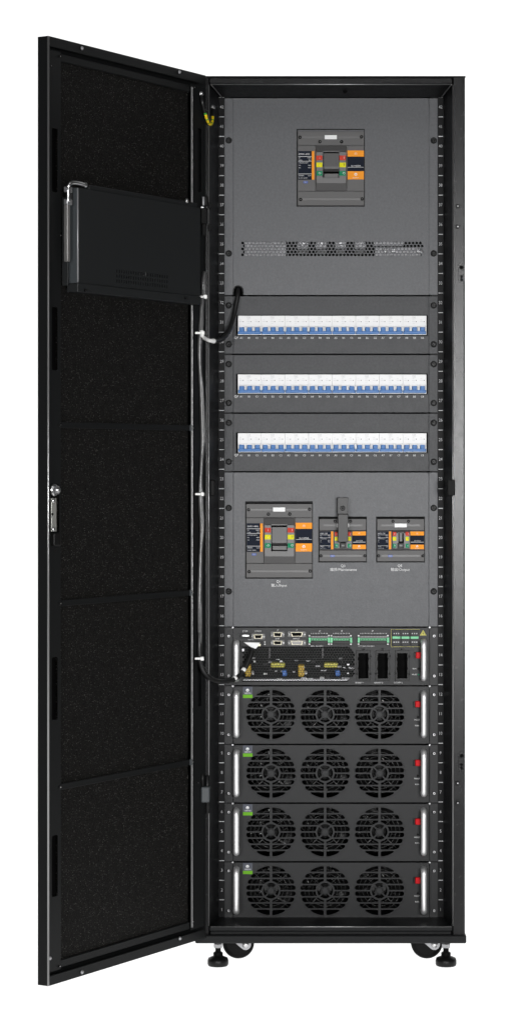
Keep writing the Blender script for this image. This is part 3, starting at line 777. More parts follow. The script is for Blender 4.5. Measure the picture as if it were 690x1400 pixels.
# ------------------------------------------------------------------ miniature breaker panels
Y3 = 3 * UP
def make_breaker_panel(py0):
    root = thing('breaker_panel', '', 'breaker panel', (0, YP, Z(py0 + Y3, YP)), 'rows of miniature breakers')
    win = (322.8, 583.8, py0 + 26.6, py0 + 54.6)
    panel_plate(root, py0 + 0.85, py0 + Y3 - 0.85, [prect(*win, YP)], paint='row_paint')
    m = MB('dark_inside'); m.pbox(win[0] - 2, win[1] + 2, win[2] - 2, win[3] + 2, YP + 0.030, YP + 0.031); m.build('backing_plate', root)
    x0, x1 = 324.9, 582.4; pw = (x1 - x0) / 24
    wt = win[2] + 0.8
    yb = YP - 0.002
    for g in range(8):
        a = x0 + g * 3 * pw; b_ = a + 3 * pw
        m = MB('white_plastic')
        m.pbox(a + 0.04, b_ - 0.04, wt, wt + 14.5, yb, YP + 0.025, 0.0006)
        m.pbox(a + 0.04, b_ - 0.04, wt + 14.6, wt + 26.0, yb + 0.004, YP + 0.025, 0.0004)
        m.pbox(a + 0.04, b_ - 0.04, wt + 24.0, wt + 26.2, yb + 0.001, yb + 0.004, 0.0003)
        for k in range(3):
            c = a + (k + 0.5) * pw
            # webs between the levers
            m.pbox(c - pw * 0.5 + 0.15, c - pw * 0.36, wt + 14.6, wt + 22.5, yb - 0.001, yb + 0.004, 0.0003)
            m.pbox(c + pw * 0.36, c + pw * 0.5 - 0.15, wt + 14.6, wt + 22.5, yb - 0.001, yb + 0.004, 0.0003)
        br = m.build('circuit_breaker', root)
        m = MB('faint_print'); yp = yb - 0.0003
        for k in range(3):
            c = a + (k + 0.5) * pw
            m.pbox(c + 1.6, c + 2.6, wt + 7.6, wt + 8.7, yp, yb - 0.0001, 0, 'black_plastic')
            m.pbox(c - 3.6, c + 1.0, wt + 7.8, wt + 8.3, yp, yb - 0.0001); m.pbox(c - 3.2, c - 0.6, wt + 5.6, wt + 6.0, yp, yb - 0.0001)
            if k == 1:
                m.ptext('C63', c - 1.2, wt + 2.4, yp, 2.2, m='grey_print'); m.pbox(c - 3.2, c + 1.8, wt + 4.1, wt + 4.5, yp, yb - 0.0001)
                m.pbox(c - 3.2, c + 0.4, wt + 10.2, wt + 10.6, yp, yb - 0.0001)
        m.build('print', br)
        m = MB('blue_plastic'); yl = yb - 0.006
        for k in range(3):
            c = a + (k + 0.5) * pw; m.pbox(c - pw * 0.29, c + pw * 0.29, wt + 15.6, wt + 21.2, yl - 0.002, yb + 0.0038, 0.0008)
        m.pbox(a + 0.5, b_ - 0.5, wt + 21.0, wt + 25.2, yl, yb + 0.0038, 0.0008)
        m.pbox(a + 0.6, b_ - 0.6, wt + 22.8, wt + 23.2, yl - 0.0003, yl, 0, 'dark_blue')
        m.build('lever', br)
    m = MB('white_print'); yp = YP - 0.0008
    for i in range(24):
        m.ptext('ABC'[i % 3] + str(i // 3 + 1), x0 + (i + 0.5) * pw - 0.4, win[3] + 3.3, yp, 2.6)
    m.ptext('QF', 323.0, win[3] + 3.0, yp, 3.2)
    m.build('marking', root)
    ear_screws(root, (py0 + 13.3, py0 + 66.5), YP)
    return root
bp1 = make_breaker_panel(404.2)
bp2 = copy_tree(bp1); bp2.location.z -= Y3 * S(YP)
bp3 = copy_tree(bp1); bp3.location.z -= 2 * Y3 * S(YP)
bp1['label'] = 'grey panel of blue levered breakers with a black cable drooping past its left end'
bp2['label'] = 'middle grey panel of blue levered breakers, between two panels just like it'
bp3['label'] = 'grey panel of blue levered breakers directly above the panel with three large breakers'

# ------------------------------------------------------------------ lower switch panel
lp = thing('switch_panel', 'large grey lower panel with three orange labelled breakers marked Input, Maintenance and Output', 'switch panel', (0, YP, Z(857, YP)))
panel_plate(lp, 645.9, 856.6, [prect(336.2, 426.2, 687, 790, YP), prect(436, 500, 707, 768, YP), prect(515, 579, 707, 768, YP)])
ear_screws(lp, (694.5, 808.5), YP)
make_mccb(lp, (335.2, 685.4, 427.3, 791.2), True, label='large breaker marked Input')
make_mccb(lp, (434.9, 706.2, 500.9, 769), False, lock=True, label='small breaker marked Maintenance with a lock bracket over its handle')
make_mccb(lp, (513.7, 706.2, 580.2, 769), False, label='small breaker marked Output')
m = MB('white_print'); yp = YP - 0.0009
for q, t, px, py in (('Q1', '输入/Input', 381.2, 795.3), ('Q3', '维修/Maintenance', 469, 773.7), ('Q5', '输出/Output', 546.5, 773.7)):
    m = MB('white_print'); m.ptext(q, px - 0.5, py, yp, 3.6); m.ptext(t, px, py + 5.2, yp, 3.6, sx=1.0); m.build('marking', lp)

# ------------------------------------------------------------------ module shells
YM = YP - 0.002
def handle(root, px, py0, py1, y):
    m = MB('aluminium'); yo = y - 0.030; k = S(y)
    w = 4.2 * S(yo); zc0, zc1 = Z(py1, yo) , Z(py0, yo); x = X(px, yo)
    pts = [(x, y, zc0 + 0.007), (x, y - 0.018, zc0 + 0.0065), (x, yo + 0.002, zc0 + 0.010), (x, yo, zc0 + 0.02), (x, yo, (zc0 + zc1) / 2), (x, yo, zc1 - 0.02), (x, yo + 0.002, zc1 - 0.010), (x, y - 0.018, zc1 - 0.0065), (x, y, zc1 - 0.007)]
    m.tube(pts, w, 14)
    m.build('pull_handle', root)
def ears(root, py0, py1, y):
    for px0, px1, sc in ((307, 318.2, 311.8), (586.6, 597.6, 592.2)):
        m = MB('module_paint')
        hl = [prrect(sc - 3, sc + 3, py0 + f_ * (py1 - py0) - 1.7, py0 + f_ * (py1 - py0) + 1.7, y, 1.7) for f_ in (0.155, 0.835)]
        m.plate([prect(px0, px1, py0 + 0.8, py1 - 0.8, y)] + hl, y, 0.002)
        for f_ in (0.155, 0.835):
            py = py0 + f_ * (py1 - py0)
            m.lathe((X(sc + 0.7, y), y + 0.0018, Z(py, y)), FRONT, [(0, 1.9 * S(y)), (0.001, 1.6 * S(y))], 8, 'zinc')
            m.lathe((X(sc + 0.7, y), y + 0.0006, Z(py, y)), FRONT, [(0, 0.9 * S(y)), (0.0003, 0.8 * S(y))], 6, 'dark_inside')
        for px in (px0 + 0.9,):
            m.lathe((X(px1 if px0 < 400 else px0, y), y - 0.001, Z(py0 + 0.6, y)), FRONT, [(0, 1.3 * S(y)), (0.001, 1.1 * S(y))], 8, 'zinc')
        m.build('ear', root)
def chassis(root, px0, px1, py0, py1, y0, y1):
    m = MB('dark_inside'); x0, x1, z0, z1 = X(px0, y0), X(px1, y0), Z(py1, y0), Z(py0, y0); t = 0.001
    m.box(x0, x0 + t, y0, y1, z0, z1); m.box(x1 - t, x1, y0, y1, z0, z1); m.box(x0 + t, x1 - t, y0, y1, z0, z0 + t); m.box(x0 + t, x1 - t, y0, y1, z1 - t, z1); m.box(x0 + t, x1 - t, y1 - t, y1, z0 + t, z1 - t)
    m.build('chassis', root)

# ------------------------------------------------------------------ control module
M0 = 857.2
cm = thing('control_module', 'dark control module with a row of ports, mesh window and three empty sockets', 'module', (0, YM, Z(M0 + Y3, YM)))
def keepmesh(px, py):
    return not ((px > 476 and py < 892 and (px - 476) > (py - 878) * 1.4) or (px > 474 and py > 922 and (px - 474) + (py - 922) * 1.0 > 11))
mesh_h = hexes(333, 484, 885.5, 931, YM, 3.8, 3.25, 1.86, keepmesh)
sock_c = (496.2, 522.6, 549.2)
sockh = [prect(c - 7.2, c + 7.2, 892.5, 928, YM) for c in sock_c]
porth = []
m = MB('module_paint')
win_o = [(329.5, 884), (474.5, 884), (477, 885), (486, 893.5), (486, 919), (476, 932.3), (329.5, 932.3)]
win_l = [(X(a, YM), Z(b_, YM)) for a, b_ in win_o]
m.plate([prect(318.8, 586, M0 + 1, M0 + Y3 - 0.8, YM), win_l] + sockh, YM, 0.002)
fpl = m.build('faceplate', cm)
m = MB('mesh_metal'); m.plate([[(x + (0.0008 if x < X(400, YM) else -0.0008) * 0, z) for x, z in win_l]] + mesh_h, YM + 0.0003, 0.0014, 0.0)
m.build('mesh_screen', cm)
ears(cm, M0, M0 + Y3, YM)
chassis(cm, 322, 583, M0 + 3, M0 + Y3 - 3, YM + 0.0022, 0.6)
handle(cm, 322.8, 875.5, 933, YM); handle(cm, 579, 874, 932, YM)
yq = YM - 0.0003
# sockets
for c in sock_c:
    m = MB('black_plastic')
    m.plate([prect(c - 9.6, c + 9.6, 889, 931, YM), prect(c - 6.6, c + 6.6, 893.2, 927.2, YM)], YM - 0.0025, 0.0024, 0.0005)
    for px, py in ((c, 888), (c + 9.5, 897.5), (c - 9, 921), (c + 9.3, 921.5)): screw(m, (X(px, YM), YM - 0.0002, Z(py, YM)), FRONT, 1.7 * S(YM), h=0.0035)
    for sx in (-1, 1):
        for py in (899, 912): m.pbox(c + sx * 6.6 - 1, c + sx * 6.6 + 1, py, py + 4, YM - 0.0035, YM - 0.0024, 0.0004, 'dark_inside')
    s_ = m.build('socket', cm)
    q = MB('dark_inside'); q.pbox(c - 7, c + 7, 892.6, 927.8, YM + 0.03, YM + 0.032); q.build('socket_back', s_)
# D-sub ports
def dsub(px, py, w, h, wide, female):
    m = MB('beige_metal'); k = S(YM)
    m.plate([prrect(px - w / 2, px + w / 2, py - h / 2, py + h / 2, YM, 1.5)], YM - 0.0014, 0.0012, 0.0003, 'mccb_bezel')
    a = w * 0.33
    tr = [(X(px - a, YM), Z(py - h * 0.36, YM)), (X(px + a, YM), Z(py - h * 0.36, YM)), (X(px + a * 0.84, YM), Z(py + h * 0.36, YM)), (X(px - a * 0.84, YM), Z(py + h * 0.36, YM))][::-1]
    inn = [(X(px - a + 1, YM), Z(py - h * 0.27, YM)), (X(px + a - 1, YM), Z(py - h * 0.27, YM)), (X(px + a * 0.82 - 1, YM), Z(py + h * 0.27, YM)), (X(px - a * 0.82 + 1, YM), Z(py + h * 0.27, YM))][::-1]
    m.plate([tr, inn], YM - 0.006, 0.0045, 0.0003)
    m.plate([inn], YM - 0.0048 if female else YM - 0.0022, 0.0006, 0, 'rod_grey' if female else 'dark_inside')
    n = 9 if w < 30 else 13
    for sx in (-1, 1):
        m.lathe((X(px + sx * w * 0.42, YM), YM - 0.0015, Z(py, YM)), FRONT, [(0, 1.5 * k), (0.003, 1.5 * k), (0.0035, 0.8 * k)], 6, 'steel', smooth=False)
        m.lathe((X(px + sx * w * 0.42, YM), YM - 0.0051, Z(py, YM)), FRONT, [(0, 0.6 * k), (0.0002, 0.6 * k)], 6, 'dark_inside')
    m.build('port', cm)
dsub(352.8, 870.2, 18.5, 8, False, False)
dsub(379.3, 867.3, 18.5, 8, False, False); dsub(379.3, 878.6, 18.5, 7.5, False, False)
dsub(405.5, 867.0, 25, 8, True, False); dsub(405.5, 878.6, 25, 7.5, True, True)
m = MB('black_plastic')
m.pbox(327.5, 342.5, 865.5, 873, YM - 0.004, YM - 0.0001, 0.0005); m.pbox(331, 340, 868.2, 870.2, YM - 0.0048, YM - 0.004, 0.0002, 'steel'); m.build('port', cm)
m = MB('black_plastic')
m.pbox(328, 359, 876.5, 884.0, YM - 0.004, YM - 0.0001, 0.0005); m.pbox(350, 356, 880, 883.5, YM - 0.005, YM - 0.004, 0.0002, 'beige_metal')
m.build('port', cm)
m = MB('steel')
for py in (877.6, 880.8): m = MB('steel'); m.lathe((X(361.8, YM), YM - 0.0001, Z(py, YM)), FRONT, [(0, 1.0 * S(YM)), (0.001, 0.8 * S(YM))], 8, 'white_print'); m.build('indicator', cm)
m = MB('steel'); m.lathe((X(332, YM), YM - 0.0001, Z(888.5, YM)), FRONT, [(0, 2.8 * S(YM)), (0.002, 2.6 * S(YM)), (0.003, 1.5 * S(YM))], 12, 'zinc')
m.build('screw', cm)
# green terminal blocks
def term(px0, px1, py0, py1):
    m = MB('black_plastic')
    m.pbox(px0, px1, py0, py1, YM - 0.003, YM - 0.0001, 0.0004)
    h = py1 - py0
    for e in (px0, px1 - 3): m.pbox(e, e + 3, py0 + h * 0.25, py1 - h * 0.22, YM - 0.009, YM - 0.003, 0.0005, 'terminal_green'); m.pbox(e, e + 2.4, py0, py0 + h * .14, YM - 0.006, YM - 0.003, 0.0003, 'white_print'); m.pbox(e, e + 2.4, py1 - h * .13, py1, YM - 0.006, YM - 0.003, 0.0003, 'white_print')
    m.pbox(px0 + 3, px1 - 3, py0 + h * 0.08, py0 + h * 0.30, YM - 0.006, YM - 0.003, 0.0005, 'mccb_bezel')
    m.pbox(px0 + 3, px1 - 3, py0 + h * 0.34, py0 + h * 0.56, YM - 0.008, YM - 0.003, 0.0005, 'terminal_green')
    m.pbox(px0 + 3, px1 - 3, py0 + h * 0.60, py0 + h * 0.90, YM - 0.007, YM - 0.003, 0.0005, 'black_plastic')
    n = int((px1 - px0 - 6) / 2.0)
    for i in range(n):
        c = px0 + 4 + i * (px1 - px0 - 8) / max(n - 1, 1)
        m.pbox(c - 0.55, c + 0.55, py0 + h * 0.40, py0 + h * 0.53, YM - 0.0085, YM - 0.008, 0, 'dark_inside')
        m.pbox(c - 0.35, c + 0.35, py0 + h * 0.13, py0 + h * 0.22, YM - 0.0063, YM - 0.006, 0, 'grey_print')
        m.pbox(c - 0.3, c + 0.3, py0 - 3.0, py0 - 1.6, YM - 0.0004, YM - 0.0001, 0, 'white_print')
    m.build('terminal_block', cm)
term(421.5, 451, 868.3, 881.5); term(451.4, 481, 868.3, 881.5); term(488.5, 531.5, 868.3, 881.5)
for c in (541.2, 553.6, 566):
    m = MB('black_plastic')
    m.pbox(c - 5, c + 5, 862, 882.5, YM - 0.005, YM - 0.0001, 0.0005)
    m.pbox(c - 5.4, c + 5.4, 870.2, 873.4, YM - 0.009, YM - 0.005, 0.0005, 'terminal_green')
    for dx in (-3, 0, 3):
        m.pbox(c + dx - 0.7, c + dx + 0.7, 865.4, 867, YM - 0.0054, YM - 0.005, 0, 'grey_print'); m.pbox(c + dx - 1, c + dx + 1, 877.2, 878.6, YM - 0.0054, YM - 0.005, 0, 'grey_print')
    m.build('terminal_block', cm)
m = MB('white_print')
# dashed yellow border, printed legends
for i in range(24):
    px = 534.2 + i * 1.65
    for py in (860.6, 884.2): m.pbox(px, px + 0.95, py - 0.25, py + 0.25, yq - 0.0001, YM - 0.0001, 0, 'tape_yellow')
for i in range(14):
    py = 861 + i * 1.65; m.pbox(533.9, 534.4, py, py + 0.9, yq - 0.0001, YM - 0.0001, 0, 'tape_yellow')
m.build('terminal_border', cm); m = MB('white_print')
for t, px, py, h in (('J1 USB', 335, 862.8, 1.8), ('J2 RS232', 352.5, 863, 1.8), ('J3', 379.5, 861.3, 1.8), ('J4', 405.5, 861.3, 1.8), ('DISPLAY', 343, 874.6, 1.6), ('J5 485', 379, 873.2, 1.6), ('PARALLEL', 405, 873.2, 1.6), ('J7', 437, 862.6, 2.0), ('J8', 466.8, 862.6, 2.0), ('J9', 509, 862.6, 2.0), ('SOCKET 1', 491, 933.4, 1.9), ('SOCKET 2', 517, 933.4, 1.9), ('SOCKET 3', 543.5, 933.4, 1.9)):
    m.ptext(t, px, py, yq - 0.0001, h)
    if t == 'J9': m.build('port_legend', cm); m = MB('white_print')
    if t.startswith('SOCKET'): m.build('socket_legend', cm); m = MB('white_print')
for px in (426, 433, 438, 491, 497, 503, 508): m.ptext('DRY-1', px + 1, 883.5 + random.uniform(-.3, .3), yq - 0.0001, 1.6, sx=0.9)
m.build('terminal_legend', cm); m = MB('white_print')
for t, py in (('RUN', 914.3), ('FAULT', 922.3)):
    m.ptext(t, 566, py, yq - 0.0001, 1.8); m.lathe((X(571.5, YM), YM - 0.0001, Z(py, YM)), FRONT, [(0, 1.3 * S(YM)), (0.001, 1 * S(YM))], 10, 'green_label' if t == 'FAULT' else 'dark_inside')
m.build('status_legend', cm)
tri = lambda s_: [(X(577.8 + s_ * math.cos(R(a)), YM), Z(866.2 - s_ * math.sin(R(a)), YM)) for a in (-30, 90, 210)]
m = MB('tape_yellow'); m.plate([tri(5.0)], YM - 0.0005, 0.0004); m.plate([tri(3.9), tri(3.3)], YM - 0.0008, 0.0002, 0, 'black_plastic')
m.plate([[(X(578.2, YM), Z(863.6, YM)), (X(576.6, YM), Z(866.6, YM)), (X(577.8, YM), Z(866.4, YM)), (X(577.2, YM), Z(868.4, YM)), (X(579, YM), Z(865.6, YM)), (X(577.9, YM), Z(865.8, YM))]], YM - 0.0008, 0.0002, 0, 'black_plastic'); m.build('warning_sign', cm)
def red_switch(root, px, py, y):
    m = MB('red_switch'); m.pbox(px - 3.6, px + 3.6, py - 4.2, py + 4.2, y - 0.010, y, 0.0012)
    m.pbox(px - 6.5, px - 3.8, py - 4.2, py + 4.2, y - 0.004, y, 0.0008, 'black_plastic'); m.build('red_catch', root)
red_switch(cm, 571.6, 896, YM)
# circuit boards behind the mesh
yB = YM + 0.022
m = MB('board_green'); m.pbox(326, 486, 880, 934, yB + 0.02, yB + 0.022); cb = m.build('circuit_board', cm)
for off in (0, 74):
    for px0, px1, py0, py1, mt in ((335, 343, 909, 925, 'coil_yellow'), (370, 389, 906, 912.5, 'tape_yellow'), (385.5, 392, 916, 924.5, 'cap_blue'), (343, 347, 918, 922, 'white_print')):
        o = off if px0 < 343 and off else off
        m = MB(mt); m.pbox(px0 + o * 0.98, px1 + o * 0.98, py0, py1, yB - 0.006, yB + 0.019, 0.002); m.build('component', cb)
m = MB('grey_print')
rnd = random.Random(3)
for i in range(46):
    px, py = rnd.uniform(332, 478), rnd.uniform(899, 929); w = rnd.uniform(1.5, 8); h = rnd.uniform(0.8, 2.6)
    m.pbox(px, px + w, py, py + h, yB + 0.006 + i * 0.0002, yB + 0.019, 0, rnd.choice(['grey_print', 'bracket_grey', 'zinc', 'white_print', 'black_plastic']))
for px in (367.5, 440): m.pbox(px, px + 1.8, 886, 900, yB - 0.002, yB + 0.003, 0, 'mccb_bezel')
m.pbox(332, 482, 928.5, 930.5, yB - 0.002, yB + 0.002, 0, 'zinc')
q = m.build('small_components', cb); q['kind'] = 'stuff'

# ------------------------------------------------------------------ fan modules
def grille_loops(cx, cz, k):
    """outer circle and the rounded slots, in metres; k metres per pixel"""
    Rr = 33.6; bars = [-33.6, -25, -16.8, -8.4, 0, 8.4, 16.8, 25, 33.6]; hb = 1.15; ro, ri, rh = 13.2, 10.6, 5.6; vb = 1.9; c = 2.6
    loops = [circ(cx, cz, 35.2 * k, 56)]
    for i in range(8):
        ya, yb = bars[i] + (hb if i else 0.0), bars[i + 1] - (hb if i < 7 else 0.0)
        if i == 0: ya = -33.2
        if i == 7: yb = 33.2
        n = 12; ys = [ya + (yb - ya) * (0.5 - 0.5 * math.cos(math.pi * t / n)) for t in range(n + 1)]
        outer = []
        for y in ys:
            xo = math.sqrt(max(Rr * Rr - y * y, 0)) ; d = min(y - ya, yb - y) if 0 < i < 7 else ((yb - y) if i == 0 else (y - ya))
            if d < c: xo -= c - math.sqrt(max(c * c - (c - d) ** 2, 0))
            outer.append((max(xo, vb + 0.4), y))
        inner = []
        for y in ys:
            xi = vb
            if abs(y) < ro: xi = max(vb, math.sqrt(ro * ro - y * y))
            inner.append((xi, y))
        for sx in (-1, 1):
            # keep a slot open only where there is room
            lp = [(cx + sx * x * k, cz + y * k) for x, y in outer] + [(cx + sx * x * k, cz + y * k) for x, y in reversed(inner)]
            loops.append(lp)
    for q in range(4):
        a0 = 45 + 90 * q; lp = []
        for r_, rng in ((ri, range(0, 11)), (rh, range(10, -1, -1))):
            da = math.degrees(1.1 / r_)
            for t in rng:
                a = R(a0 + da + (90 - 2 * da) * t / 10); lp.append((cx + r_ * k * math.cos(a), cz + r_ * k * math.sin(a)))
        loops.append(lp)
    return loops
F0 = M0 + Y3
fan_px = (370.2, 444.0, 518.3); 
fmod = thing('fan_module', '', 'module', (0, YM, Z(F0 + Y3, YM)), 'fan modules stacked in the rack')
kM = S(YM); fz = Z(F0 + 39.4, YM)
m = MB('module_paint')
m.plate([prect(318.8, 586, F0 + 0.9, F0 + Y3 - 0.9, YM)] + [circ(X(px, YM), fz, 35.0 * kM, 56) for px in fan_px], YM, 0.002, 0.0004)
m.build('faceplate', fmod)
ears(fmod, F0, F0 + Y3, YM)
chassis(fmod, 322, 583, F0 + 2, F0 + Y3 - 2, YM + 0.0022, 0.6)
handle(fmod, 322.8, 944.5 - 937.2 + F0, 1009.5 - 937.2 + F0, YM); handle(fmod, 579, 944.5 - 937.2 + F0, 1009.5 - 937.2 + F0, YM)
for i, px in enumerate(fan_px):
    m = MB('module_paint'); cx_ = X(px, YM)
    m.plate(grille_loops(cx_, fz, kM), YM + 0.0002, 0.0034, 0.0004)
    m.lathe((cx_, YM + 0.0008, fz), FRONT, [(0, 5.2 * kM), (0.002, 5.0 * kM), (0.0026, 4.2 * kM)], 8, 'module_paint', smooth=False)
    gr = m.build('fan_grille', fmod)
    # fan behind: ring, wire guard, rotor
    m = MB('gloss_black'); yf = YM + 0.012
    rr = 34 * kM
    m.lathe((cx_, yf + 0.016, fz), (0, 1, 0), [(0, 10 * kM), (0.003, 11 * kM), (0.02, 11 * kM)], 20)
    for b_ in range(7):
        a0 = 360 / 7 * b_ + i * 17; vs = []; fs = []
        for r_ in range(6):
            rad = (10.5 + 21.5 * r_ / 5) * kM; sw = 14 * r_ / 5
            for t in range(4):
                a = R(a0 + sw + 40 * t / 3); vs.append((cx_ + rad * math.cos(a), yf + 0.018 + 0.016 * t / 3, fz + rad * math.sin(a)))
        for r_ in range(5):
            for t in range(3): q = r_ * 4 + t; fs.append((q, q + 1, q + 5, q + 4))
        m.add(vs, fs, True)
    m.build('fan', gr)
    m = MB('zinc')
    for rw in (17, 22.5, 28):
        m.tube([(cx_ + rw * kM * math.cos(R(a)), yf, fz + rw * kM * math.sin(R(a))) for a in range(0, 361, 15)], 0.00055, 5, 'grille_paint', 1)
    for a in (45, 135, 225, 315):
        m.tube([(cx_ + 10 * kM * math.cos(R(a)), yf + 0.001, fz + 10 * kM * math.sin(R(a))), (cx_ + 33 * kM * math.cos(R(a)), yf + 0.001, fz + 33 * kM * math.sin(R(a)))], 0.0012, 6, 'grille_paint', 1)
    m.build('wire_guard', gr); m = MB('zinc'); rg = random.Random(20 + i)
    for q_ in range(15):  # random short steel bits added as glints inside the fan
        a = rg.uniform(0, 6.28); rd = rg.uniform(15, 30); L = rg.uniform(1.5, 4.5); t_ = rg.choice((0.785, 2.356, 0.1)); w_ = 0.0015
        px_, pz_ = cx_ + rd * kM * math.cos(a), fz + rd * kM * math.sin(a)
        m.tube([(px_, yf + 0.030, pz_), (px_ + L * kM * math.cos(t_), yf + 0.030, pz_ + L * kM * math.sin(t_))], w_, 5, 'steel', 1)
    for q_ in range(5): m.tube([(cx_ + (-28 + q_ * 2.3) * kM, yf + 0.028, fz + (-7 + q_ * 0.7) * kM), (cx_ + (-27 + q_ * 2.3) * kM, yf + 0.028, fz + (-3.5 + q_ * 0.7) * kM)], 0.0011, 5, 'steel', 1)  # small bright comb, another added glint
    for j in range(-4, 5):    # crossed heat-sink fins seen deep inside
        for s_ in (-1, 1):
            q = j * 7.5; L = math.sqrt(max(33 ** 2 - q * q, 1)) * 0.95; c45 = math.sqrt(.5)
            p0 = (q * c45 - s_ * 0 - L * c45, s_ * (-q * c45 - L * c45)); p1 = (q * c45 + L * c45, s_ * (-q * c45 + L * c45))
            m.tube([(cx_ + p0[0] * kM, yf + 0.05, fz + p0[1] * kM), (cx_ + p1[0] * kM, yf + 0.05, fz + p1[1] * kM)], 0.0008, 5, 'mccb_bezel', 1)
    m.build('heat_sink_and_glints', gr)
# label with emblem
ly = YM - 0.0005
m = MB('slate_label'); m.pbox(332, 345, 938.6 - 937.2 + F0, 949.4 - 937.2 + F0, ly, YM - 0.0001); m.pbox(332, 345, 949.4 - 937.2 + F0, 954 - 937.2 + F0, ly, YM - 0.0001, 0, 'lime_label')
ex, ez = X(338.2, ly), Z(943.4 - 937.2 + F0, ly)
m.plate([circ(ex, ez, 2.1 * kM, 20), [(ex + dx * kM * .85, ez + dz * kM * .85) for dx, dz in ((-1.3, -1.9), (-0.5, -0.2), (0, 0.5), (0.5, -0.2), (1.3, -1.9), (0.6, -1.9), (0, -0.7), (-0.6, -1.9))]], ly - 0.0002, 0.0001, 0, 'white_print')
m.ptext('VERTIV', 338.5, 947.6 - 937.2 + F0, ly - 0.0002, 1.9, m='white_print', sx=1.1)
m.build('brand_label', fmod)
red_switch(fmod, 570.8, 962.5 - 937.2 + F0, YM)
m = MB('white_print')
for t, py in (('FAULT', 984), ('RUN', 991.8)):
    m.ptext(t, 569.5, py - 937.2 + F0, YM - 0.0004, 1.9)
m.lathe((X(570.5, YM), YM - 0.0001, Z(980 - 937.2 + F0, YM)), FRONT, [(0, 1.4 * kM), (0.0006, 1.2 * kM)], 10, 'dark_inside')
m.build('marking', fmod)
labels = ('dark fan module with three round grilles, directly under the control module with the mesh window', 'three-fan module second from the top of the stack of four identical units', 'three-fan module between the second and the lowest of the stack of four', 'lowest three-fan module, resting just above the cabinet floor')
for i, lb in enumerate(labels):
    o = fmod if i == 0 else copy_tree(fmod)
    if i: o.location.z = Z(F0 + Y3, YM) - i * Y3 * S(YM)
    o['label'] = lb

# ------------------------------------------------------------------ cables
def DW(px, py, w):
    a, z = DP(px, py, w); return dxf(Vector((a, w, z)))
def C(px, py, y): return Vector((X(px, y), y, Z(py, y)))
dc = thing('display_cable', 'long grey sleeved cable tied down the door edge and plugged into the control module', 'cable', tuple(C(275, 932, 0.0)))
pts = [DW(280, 372, 0.010), DW(278, 385, 0.011), DW(277.5, 400, 0.011), DW(276.5, 415, 0.011), DW(275, 432, 0.011), DW(273.8, 455, 0.011), DW(273, 490, 0.011), DW(275.2, 540, 0.012), DW(277, 600, 0.012), DW(275.2, 640, 0.012), DW(274, 676, 0.011), DW(275.5, 720, 0.012), DW(274, 770, 0.012), DW(272.6, 830, 0.012), DW(272.6, 870, 0.011), DW(273.3, 900, 0.011), C(277.5, 916, -0.05), C(288, 927.5, -0.02), C(302, 931.5, 0.02), C(317, 930, 0.045), C(328, 923, 0.062), C(336.5, 911, 0.072), C(342, 898, 0.082), C(344.5, 888, 0.092)]
m = MB('sleeve'); m.tube(pts, lambda t: 0.0052 if t > 0.62 else 0.0046 + 0.0006 * math.sin(t * 60), 12, mfun=lambda t: 'rubber' if t > 0.60 else 'sleeve'); m.build('jacket', dc)
m = MB('rubber')
m.tube([p + Vector((0.0035, -0.001, 0)) * (1 if i % 3 else 0.2) for i, p in enumerate(pts[:16])], 0.0026, 8, 'sleeve'); m.build('inner_wire', dc)
def tie(parent, p, L, r):
    m = MB('tie_white'); p = Vector(p)
    m.lathe(p - Vector((0, 0, 0.0022)), (0, 0, 1), [(0, r), (0.0044, r)], 16)
    m.box(p.x - 0.011, p.x + L, p.y - r - 0.003, p.y - r + 0.002, p.z - 0.0024, p.z + 0.0024, 0.001)
    m.box(p.x + L - 0.006, p.x + L + 0.002, p.y - r - 0.006, p.y - r + 0.003, p.z - 0.0042, p.z + 0.0042, 0.0015)
    m.build('cable_tie', parent)
tie(dc, DW(276.5, 406, 0.011), 0.009, 0.0075); tie(dc, DW(273.8, 455.5, 0.011), 0.008, 0.0072); tie(dc, DW(273.9, 675.5, 0.011), 0.007, 0.0066); tie(dc, DW(273.3, 900, 0.011), 0.007, 0.0066)
m = MB('tie_white')
for (p, q) in ((19.25, 19.5), (20.45, 20.75)):
    i0, i1 = int(p), int(q) + 1
    a_ = pts[i0].lerp(pts[i0 + 1], p - i0); b_ = pts[i0].lerp(pts[i0 + 1], min(q - i0, 1)); m.lathe(a_, b_ - a_, [(0, 0.0055), ((b_ - a_).length, 0.0055)], 12)
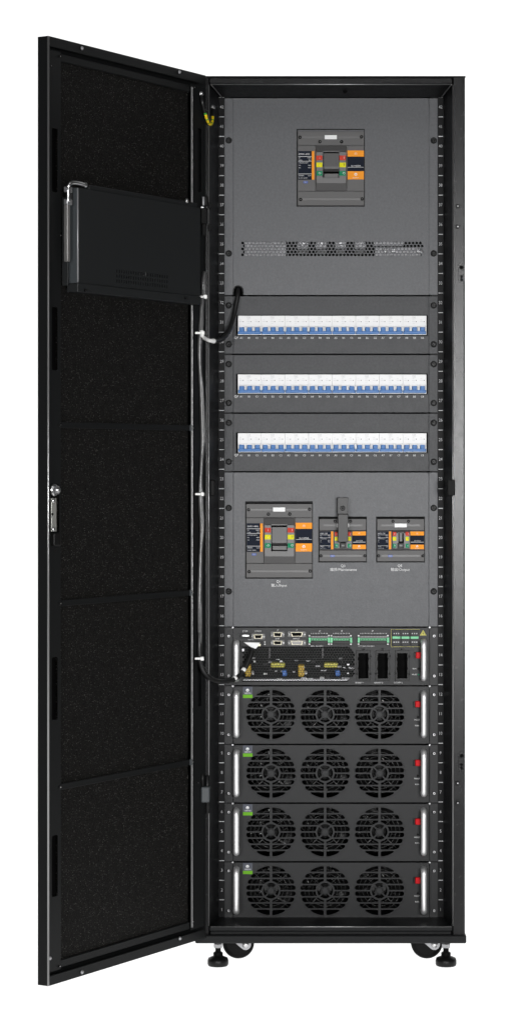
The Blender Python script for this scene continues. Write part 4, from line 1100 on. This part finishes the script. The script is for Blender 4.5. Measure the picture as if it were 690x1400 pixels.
m.build('marker_band', dc)
m = MB('white_plastic'); y0 = 0.086
lpq = [(X(333, y0), Z(878, y0)), (X(355, y0), Z(878.6, y0)), (X(352.5, y0), Z(884, y0)), (X(349.5, y0), Z(887, y0)), (X(343, y0), Z(885, y0)), (X(337, y0), Z(881, y0))]
m.plate([lpq], y0, 0.022, 0.0008); m.build('plug', dc)
pc = thing('panel_cable', 'short black cable curving from the door edge into a notch in the upper panel', 'cable', tuple(C(300, 465, 0.0)))
pts2 = [DW(275.5, 452, 0.016), DW(276.5, 459, 0.017), C(281, 463.3, -0.03), C(289, 466, -0.012), C(299, 465.3, 0.02), C(309, 458, 0.05), C(316.5, 444, 0.075), C(321, 425, 0.095), C(324.3, 407, 0.104), C(325.3, 399, 0.112), C(325.5, 395, 0.122), C(325.5, 393, 0.145)]
m = MB('rubber'); m.tube(pts2, lambda t: 0.0042 if t < 0.28 else 0.0055, 12, mfun=lambda t: 'tie_white' if t < 0.30 else 'rubber'); m.build('jacket', pc)
ew = thing('earth_wire', 'short yellow and green earthing wire joining door and cabinet near the top hinge side', 'wire', tuple(C(283, 168, -0.02)))
pe = [DW(275.2, 131, 0.004), DW(276.5, 139, 0.010), C(279, 150, -0.045), C(282.5, 162, -0.035), C(285.5, 168.5, -0.02), C(288.5, 170, -0.005), C(290.5, 164, 0.01), C(290.8, 155, 0.025), C(291.2, 148, 0.036)]
def ecol(t):
    if t < 0.28 or t > 0.80: return 'rubber'
    return 'wire_green' if int(t * 44) % 4 == 0 else 'wire_yellow'
m = MB('wire_yellow'); m.tube(pe, 0.0032, 10, mfun=ecol); m.build('jacket', ew)
for p, n in ((DW(274.6, 128.5, 0.002), dn), (C(291.2, 146.5, 0.036), Vector((1, -0.2, 0)) * -1 if 0 else Vector((0.6, -0.8, 0)))):
    m = MB('steel'); m.lathe(p, n, [(0, 0.0062), (0.0016, 0.006), (0.0018, 0.0042), (0.005, 0.004), (0.0055, 0.0025)], 12); m.build('ring_terminal', ew)
